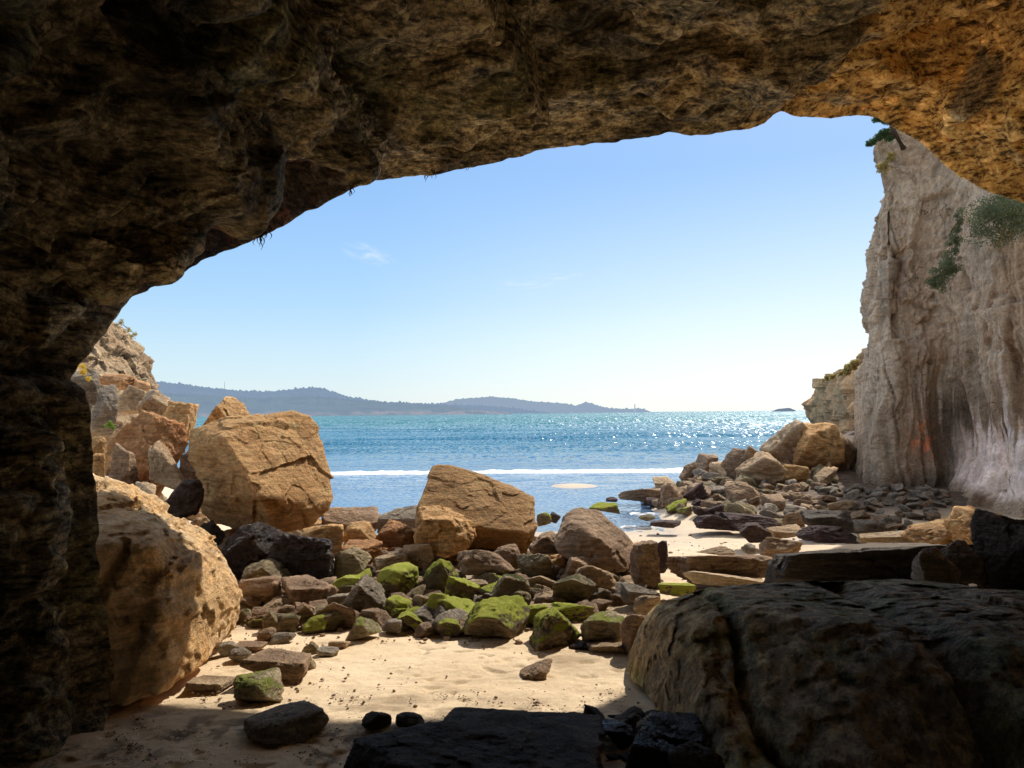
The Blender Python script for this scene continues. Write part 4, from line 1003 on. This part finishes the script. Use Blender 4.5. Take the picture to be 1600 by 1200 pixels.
while len(pts) < 42 and tries < 20000:
    tries += 1
    px, py = (g.uniform(880, 1125), g.uniform(1112, 1196)) if g.random() < .6 else (g.uniform(640, 960), g.uniform(1118, 1150))
    q = ground_at(px, py); sz = g.uniform(.09, .30) if px > 880 else g.uniform(.05, .16)
    if any((q[0] - a) ** 2 + (q[1] - b) ** 2 < (.36 * (sz + s)) ** 2 for a, b, s in pts): continue
    pts.append((q[0], q[1], sz)); mt = ['dark', 'dark', 'wet'][g.integers(3)]
    place_lib(int(g.integers(14)), mt, (q[0], q[1], q[2] + sz * .13), (sz, sz, sz * .8), (g.uniform(-.3, .3), g.uniform(-.3, .3), g.uniform(0, 6.28)), label='small %s stone in the shaded heap at the foot of the ledge' % ('wet black' if mt == 'wet' else 'dark'), cat='stone', group='dark stones heaped in the bottom right shade', name='stone')
# stones on the left bank under the boulder pile
pts = []; tries = 0
while len(pts) < 40 and tries < 8000:
    tries += 1
    x, y = g.uniform(-10, -4.6), g.uniform(12.5, 20); sz = g.uniform(.4, 1.1)
    if any((x - a) ** 2 + (y - b) ** 2 < (.45 * (sz + s)) ** 2 for a, b, s in pts): continue
    pts.append((x, y, sz)); mt = ['ochre', 'tan', 'brown', 'orange'][g.integers(4)]
    place_lib(int(g.integers(14)), mt, (x, y, float(sand_z(x, y)) + sz * .15), sz, (g.uniform(-.4, .4), g.uniform(-.4, .4), g.uniform(0, 6.28)), label='%s stone in the base of the left boulder pile' % mt, cat='stone', group='stones under the left boulder pile', name='stone')

# pebbles and weed scraps: uncountable litter on the sand
def litter():
    V = []; Fc = []; nb = 0
    base = bmesh.new(); bmesh.ops.create_icosphere(base, subdivisions=1, radius=1); bv = np.array([v.co[:] for v in base.verts]); bf = np.array([[v.index for v in f.verts] for f in base.faces]); base.free()
    gg = np.random.default_rng(12)
    def put(x, y, s, fl):
        nonlocal nb
        z = float(sand_z(x, y)) + 0.012
        v = bv * (1 + .35 * gg.normal(size=(len(bv), 1)).clip(-1, 1)) * np.array([s, s * gg.uniform(.4, 1), s * fl])
        a = gg.uniform(0, 6.28); c, sn = math.cos(a), math.sin(a); v = v @ np.array([[c, -sn, 0], [sn, c, 0], [0, 0, 1]]).T
        V.append(v + np.array([x, y, z])); Fc.append(bf + nb); nb += len(bv)
    k = 0
    while k < 1500:
        px, py = gg.uniform(160, 980), gg.uniform(1078, 1198)
        dens = pn(np.array([[px / 45, py / 22, 1.]]))[0]
        if dens < -.05 + .3 * gg.random(): continue
        q = ground_at(px, py); put(q[0], q[1], gg.uniform(.003, .011) * (2.6 if gg.random() < .04 else 1), gg.uniform(.25, .5)); k += 1
    me = mesh_from('pebbles', np.concatenate(V), tris=np.concatenate(Fc)); tag(link('pebbles', me, M['brown']), 'dark pebbles and weed scraps scattered on shaded sand', 'pebbles', kind='stuff')
    V.clear(); Fc.clear(); nb = 0; k = 0
    while k < 1500:
        px, py = gg.uniform(300, 1250), gg.uniform(835, 1110)
        if gg.random() > (1.1 if py < 1010 else .22 if px > 520 else .6): continue
        q = ground_at(px, py); put(q[0], q[1], gg.uniform(.005, .02) * (2.8 if py < 1010 and gg.random() < .2 else 1), .6); k += 1
    me = mesh_from('pebbles', np.concatenate(V), tris=np.concatenate(Fc)); tag(link('pebbles', me, M['brown']), 'small brown pebbles strewn over the sunlit sand', 'pebbles', kind='stuff')
litter()

# ------------------------------------------------------------------ plants on the cliffs
def cz(y): return y
bush([(1560, 330, 18.6, .5), (1545, 345, 18.6, .4), (1580, 345, 18.3, .5), (1530, 360, 18.9, .3), (1595, 330, 18, .5), (1570, 318, 18.5, .4)], 'broad dark green shrub hanging on the cliff under the cave roof edge', 5, n=9000, size=.05)
bush([(1468, 432, 20.2, .22), (1478, 420, 20.0, .25), (1462, 440, 20.3, .15), (1488, 410, 19.8, .2), (1490, 395, 19.8, .15)], 'small dark green shrub clinging midway up the cliff', 6, n=4200, size=.045)
bush([(1495, 360, 19.7, .15), (1500, 340, 19.5, .15), (1490, 380, 19.7, .12)], 'thin dark plant strip in the cliff gully', 7, n=1800, size=.04)
bush([(1382, 256, 23.6, .15), (1378, 264, 23.5, .1), (1388, 246, 23.6, .12)], 'tuft of pale dry plants below the pine on the cliff edge', 8, n=900, size=.06, mat=grass_dry, droop=-1.5)
bush([(1326, 576, 29.8, .15), (1316, 582, 30.3, .12), (1334, 568, 29.3, .17), (1302, 588, 31.5, .1), (1290, 592, 33.5, .1)], 'dry golden grass along the top of the far cliff arm', 9, n=2600, size=.09, mat=grass_dry, droop=-1.5, name='grass_tuft', cat='grass')
bush([(132, 580, 15.5, .07), (128, 572, 15.5, .06), (138, 590, 15.4, .06)], 'yellow flowering plant beside the left cave wall', 10, n=900, size=.022, mat=fl_leaf, name='flowering_plant', cat='plant')
bush([(172, 664, 15.6, .06), (176, 670, 15.6, .05)], 'little green plant on top of the reddish slab', 11, n=400, size=.03, mat=leaf_mat('fresh_leaves', (.2, .3, .04)), name='plant', cat='plant', droop=-1)
bush([(200, 515, 27.6, .12), (188, 505, 27.6, .12), (210, 525, 27.8, .1)], 'sparse grass on the rim of the left cliff', 12, n=300, size=.06, mat=grass_dry, name='grass_tuft', cat='grass', droop=-1.5)

# ------------------------------------------------------------------ far coast
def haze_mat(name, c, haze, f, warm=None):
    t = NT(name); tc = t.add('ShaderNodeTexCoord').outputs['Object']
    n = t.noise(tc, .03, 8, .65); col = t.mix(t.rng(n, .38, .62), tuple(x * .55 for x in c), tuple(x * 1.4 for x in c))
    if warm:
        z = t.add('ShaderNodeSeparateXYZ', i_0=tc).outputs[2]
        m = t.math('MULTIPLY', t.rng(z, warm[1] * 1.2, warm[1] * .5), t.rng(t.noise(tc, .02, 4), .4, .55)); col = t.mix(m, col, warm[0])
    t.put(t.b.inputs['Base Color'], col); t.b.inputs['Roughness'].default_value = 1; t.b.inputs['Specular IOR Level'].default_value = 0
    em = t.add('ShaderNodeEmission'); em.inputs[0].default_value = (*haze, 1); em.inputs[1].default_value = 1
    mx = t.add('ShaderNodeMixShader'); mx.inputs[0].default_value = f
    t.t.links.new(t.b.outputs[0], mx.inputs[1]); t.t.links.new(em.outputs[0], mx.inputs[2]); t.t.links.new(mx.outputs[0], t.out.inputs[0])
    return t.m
def hills(prof, Y, depth, name, mat, tree=.6, seed=1, basez=-2):
    prof = np.array(prof, float); xs = np.linspace(prof[0, 0], prof[-1, 0], 900); ys = np.interp(xs, prof[:, 0], prof[:, 1])
    n = fbm(np.stack([xs * .02, xs * 0 + seed, xs * 0], 1), 3) * 1.4 + (fbm(np.stack([xs * .22, xs * 0 + seed, xs * 0], 1), 4)).clip(-.1, 1) * 7 * tree
    edge = sstep(prof[-1, 0], prof[-1, 0] - 20, xs); ys = ys - n * edge
    T = np.array([P(a, b, Y + depth) for a, b in zip(xs, ys)])
    Bq = np.array([P(a, 640, Y) for a in xs]); Bq[:, 2] = basez
    NV = 24; rows_ = []
    for j in range(NV + 1):
        f = j / NV; q = Bq * (1 - f) + T * f; q[:, 2] = basez + (T[:, 2] - basez) * (f ** .7); rows_.append(q)
    for j in (1, 2): q = T.copy(); q[:, 1] += j * depth; q[:, 2] = T[:, 2] - (T[:, 2] - basez) * j / 2; rows_.append(q)
    Q = np.array(rows_); d = fbm(Q.reshape(-1, 3) * .03, 4).reshape(Q.shape[:2]); m = np.zeros(Q.shape[:2]); m[1:NV - 1] = 1
    Q[..., 2] += d * 3 * m
    Q[..., 1] += fbm(Q.reshape(-1, 3) * .02 + 5, 3).reshape(Q.shape[:2]) * depth * .3 * m
    me = mesh_from(name, Q.reshape(-1, 3), quads=grid_faces(len(xs), NV + 3)); return tag(link(name, me, mat), kind='structure')
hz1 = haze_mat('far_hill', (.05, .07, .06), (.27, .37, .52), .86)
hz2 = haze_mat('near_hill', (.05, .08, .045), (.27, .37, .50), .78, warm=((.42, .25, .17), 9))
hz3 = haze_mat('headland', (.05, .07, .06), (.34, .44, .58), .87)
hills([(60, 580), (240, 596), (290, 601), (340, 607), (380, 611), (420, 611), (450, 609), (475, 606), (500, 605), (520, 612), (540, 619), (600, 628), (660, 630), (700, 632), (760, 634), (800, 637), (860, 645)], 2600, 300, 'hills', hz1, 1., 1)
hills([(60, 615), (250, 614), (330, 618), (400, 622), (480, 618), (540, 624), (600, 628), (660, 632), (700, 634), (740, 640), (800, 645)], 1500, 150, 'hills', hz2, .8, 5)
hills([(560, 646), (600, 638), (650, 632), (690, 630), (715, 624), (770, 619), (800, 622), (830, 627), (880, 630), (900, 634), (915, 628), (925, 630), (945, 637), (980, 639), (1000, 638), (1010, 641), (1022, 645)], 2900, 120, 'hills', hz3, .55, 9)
# pale beach below the hills
bq = np.array([[P(a, 640, d)[0], d, ZW + .25] for a in np.linspace(240, 700, 60) for d in (1380 - (a - 240) * -.3, 1560)]).reshape(60, 2, 3)
bq = np.swapaxes(bq, 0, 1)
tag(link('beach', mesh_from('beach', bq.reshape(-1, 3), quads=grid_faces(60, 2)), haze_mat('far_beach', (.5, .42, .33), (.5, .52, .55), .5)), kind='structure')
# lighthouse
def lathe(name, prof, n=20):
    bm = bmesh.new(); pr = None
    for r, z in prof:
        ring = [bm.verts.new((r * math.cos(a), r * math.sin(a), z)) for a in [k * math.tau / n for k in range(n)]]
        if pr:
            for q in range(n): bm.faces.new((pr[q], pr[(q + 1) % n], ring[(q + 1) % n], ring[q]))
        pr = ring
    bm.faces.new(pr); me = bpy.data.meshes.new(name); bm.to_mesh(me); bm.free(); return me
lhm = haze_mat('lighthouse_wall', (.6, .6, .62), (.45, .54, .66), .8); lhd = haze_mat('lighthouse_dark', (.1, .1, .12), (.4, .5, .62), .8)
b0 = P(992, 640, 2850); lh = bpy.data.objects.new('lighthouse', None); COL.objects.link(lh); lh.location = b0
tag(lh, 'tiny pale lighthouse tower at the tip of the far headland', 'lighthouse')
u = 2850 / F
link('tower', lathe('tower', [(1.15 * u, -3 * u), (1.1 * u, 0), (.75 * u, 6.3 * u)]), lhm, lh)
link('gallery', lathe('gallery', [(.7 * u, 6.3 * u), (1.15 * u, 6.4 * u), (1.15 * u, 6.7 * u), (.6 * u, 6.72 * u)]), lhd, lh)
ln = link('lantern', lathe('lantern', [(.6 * u, 6.7 * u), (.6 * u, 7.9 * u)]), lhd, lh); link('roof', lathe('roof', [(.85 * u, 7.9 * u), (.4 * u, 8.6 * u), (.08 * u, 9.1 * u)]), lhd, lh)
bb = bmesh.new(); bmesh.ops.create_cube(bb, size=1); bmesh.ops.bevel(bb, geom=bb.edges[:], offset=.06, segments=1, affect='EDGES'); hm = bpy.data.meshes.new('keeper_house'); bb.to_mesh(hm); bb.free()
ho = link('keeper_house', hm, lhd, loc=P(979, 638.5, 2850)); ho.scale = (4.5 * u, 3 * u, 2.4 * u); tag(ho, 'low dark building left of the far lighthouse', 'building')
# radio mast
q = P(351, 606, 2500); mst = tube_mesh('radio_mast', [([(0, 0, -30), (0, 0, 20)], 1.0, .5), ([(-1.5, 0, 9), (1.5, 0, 9)], .4, .4)])
tag(link('radio_mast', mst, hz1, loc=q), 'thin radio mast on the ridge of far hills at left', 'mast')
# offshore stack
tm, co = make_rock((62, 30, 14), 'wedge', 901, 5); o = link('sea_stack', rock_mesh('sea_stack', tm, co), haze_mat('far_stack', (.06, .06, .06), (.22, .30, .40), .7), loc=P(1226, 641.5, 2000)); tag(o, 'low dark rock islet on the horizon left of the cliff', 'islet')

# ------------------------------------------------------------------ light
w = bpy.data.worlds.new('World'); scene.world = w; w.use_nodes = True
nt = w.node_tree; bg = nt.nodes['Background']
sky = nt.nodes.new('ShaderNodeTexSky'); sky.sky_type = 'NISHITA'; sky.sun_disc = False
sky.sun_elevation = R(EL); sky.sun_rotation = R(AZ); sky.altitude = 0; sky.air_density = 1.0; sky.dust_density = 1.2; sky.ozone_density = 1.5
# thin cirrus wisps high over the sea
tc = nt.nodes.new('ShaderNodeTexCoord'); 
def wisp(px, py, sx, sy, ang, seed):
    d = Vector(ray(px, py)).normalized()
    rt = Vector((1, 0, 0)); rt = (rt - d * rt.dot(d)).normalized(); up = rt.cross(d)
    a = R(ang); r2 = rt * math.cos(a) + up * math.sin(a); u2 = -rt * math.sin(a) + up * math.cos(a)
    def dot(v):
        n = nt.nodes.new('ShaderNodeVectorMath'); n.operation = 'DOT_PRODUCT'; nt.links.new(tc.outputs['Generated'], n.inputs[0]); n.inputs[1].default_value = v; return n.outputs['Value']
    def mth(op, a, b=None):
        n = nt.nodes.new('ShaderNodeMath'); n.operation = op
        for i, v in enumerate((a, b)):
            if v is None: continue
            if hasattr(v, 'links'): nt.links.new(v, n.inputs[i])
            else: n.inputs[i].default_value = v
        return n.outputs[0]
    xx = mth('DIVIDE', dot(r2), sx / F); yy = mth('DIVIDE', dot(u2), sy / F)
    cm = nt.nodes.new('ShaderNodeCombineXYZ'); nt.links.new(xx, cm.inputs[0]); nt.links.new(yy, cm.inputs[1]); cm.inputs[2].default_value = seed
    ns = nt.nodes.new('ShaderNodeTexNoise'); nt.links.new(cm.outputs[0], ns.inputs['Vector']); ns.inputs['Scale'].default_value = 1.3; ns.inputs['Detail'].default_value = 6; ns.inputs['Roughness'].default_value = .6; ns.inputs['Distortion'].default_value = .8
    r2_ = mth('ADD', mth('MULTIPLY', xx, xx), mth('MULTIPLY', yy, yy))
    env = mth('MAXIMUM', mth('SUBTRACT', 1., r2_), 0.)
    ff = mth('MAXIMUM', mth('SUBTRACT', ns.outputs['Fac'], .42), 0.)
    front = mth('GREATER_THAN', dot(d), .5)
    return mth('MULTIPLY', mth('MULTIPLY', env, ff), mth('MULTIPLY', front, 2.6)), mth
a1, mth = wisp(575, 397, 45, 16, -18, 3.); a2, _ = wisp(845, 438, 75, 13, 6, 8.)
tot = mth('MINIMUM', mth('ADD', a1, a2), .8)
mx = nt.nodes.new('ShaderNodeMix'); mx.data_type = 'RGBA'; nt.links.new(tot, mx.inputs[0]); mx.inputs[7].default_value = (5.4, 6.1, 6.6, 1)
sxyz = nt.nodes.new('ShaderNodeSeparateXYZ'); nt.links.new(tc.outputs['Generated'], sxyz.inputs[0])
cr = nt.nodes.new('ShaderNodeValToRGB'); nt.links.new(sxyz.outputs[2], cr.inputs[0]); cr.color_ramp.interpolation = 'B_SPLINE'
el = cr.color_ramp.elements; el[0].position = 0.; el[0].color = (.76, .87, .90, 1); el[1].position = 1.; el[1].color = (1., 1., 1., 1)
for ps, c_ in ((.045, (.66, .84, .92)), (.14, (.38, .66, .94)), (.30, (.215, .455, .89)), (.42, (.33, .53, .88)), (.7, (.88, .93, 1.))):
    e_ = el.new(ps); e_.color = (*c_, 1)
gm = nt.nodes.new('ShaderNodeVectorMath'); gm.operation = 'SCALE'; nt.links.new(cr.outputs[0], gm.inputs[0]); gm.inputs['Scale'].default_value = 7.2
# whiter towards the sun's side of the horizon
dp = nt.nodes.new('ShaderNodeVectorMath'); dp.operation = 'DOT_PRODUCT'; nt.links.new(tc.outputs['Generated'], dp.inputs[0]); dp.inputs[1].default_value = (math.sin(R(AZ)), math.cos(R(AZ)), 0)
gl = nt.nodes.new('ShaderNodeMapRange'); nt.links.new(dp.outputs['Value'], gl.inputs[0]); gl.inputs[1].default_value = .72; gl.inputs[2].default_value = 1.; gl.inputs[3].default_value = 0; gl.inputs[4].default_value = 1
g2 = nt.nodes.new('ShaderNodeMapRange'); nt.links.new(sxyz.outputs[2], g2.inputs[0]); g2.inputs[1].default_value = .30; g2.inputs[2].default_value = .0; g2.inputs[3].default_value = 0; g2.inputs[4].default_value = .75
gx = nt.nodes.new('ShaderNodeMath'); gx.operation = 'MULTIPLY'; nt.links.new(gl.outputs[0], gx.inputs[0]); nt.links.new(g2.outputs[0], gx.inputs[1])
m3 = nt.nodes.new('ShaderNodeMix'); m3.data_type = 'RGBA'; nt.links.new(gx.outputs[0], m3.inputs[0]); nt.links.new(gm.outputs[0], m3.inputs[6]); m3.inputs[7].default_value = (7.4, 7.6, 7.3, 1)
m4 = nt.nodes.new('ShaderNodeMix'); m4.data_type = 'RGBA'; m4.inputs[0].default_value = .82; nt.links.new(sky.outputs[0], m4.inputs[6]); nt.links.new(m3.outputs[2], m4.inputs[7]); nt.links.new(m4.outputs[2], mx.inputs[6])
nt.links.new(mx.outputs[2], bg.inputs[0]); bg.inputs[1].default_value = .15
sd_ = bpy.data.lights.new('sun', 'SUN'); sd_.energy = 5.0; sd_.angle = R(.55); sd_.color = (1., .93, .82)
so = bpy.data.objects.new('sun', sd_); COL.objects.link(so); so.rotation_euler = Vector(S).to_track_quat('Z', 'Y').to_euler(); so.location = (10, 20, 30)
scene.view_settings.view_transform = 'Standard'; scene.view_settings.look = 'None'; scene.view_settings.exposure = 0
scene.cycles.use_denoising = True; scene.cycles.adaptive_threshold = .025
scene.cycles.max_bounces = 8; scene.cycles.diffuse_bounces = 6
for me in list(bpy.data.meshes):
    if me.users == 0: bpy.data.meshes.remove(me)
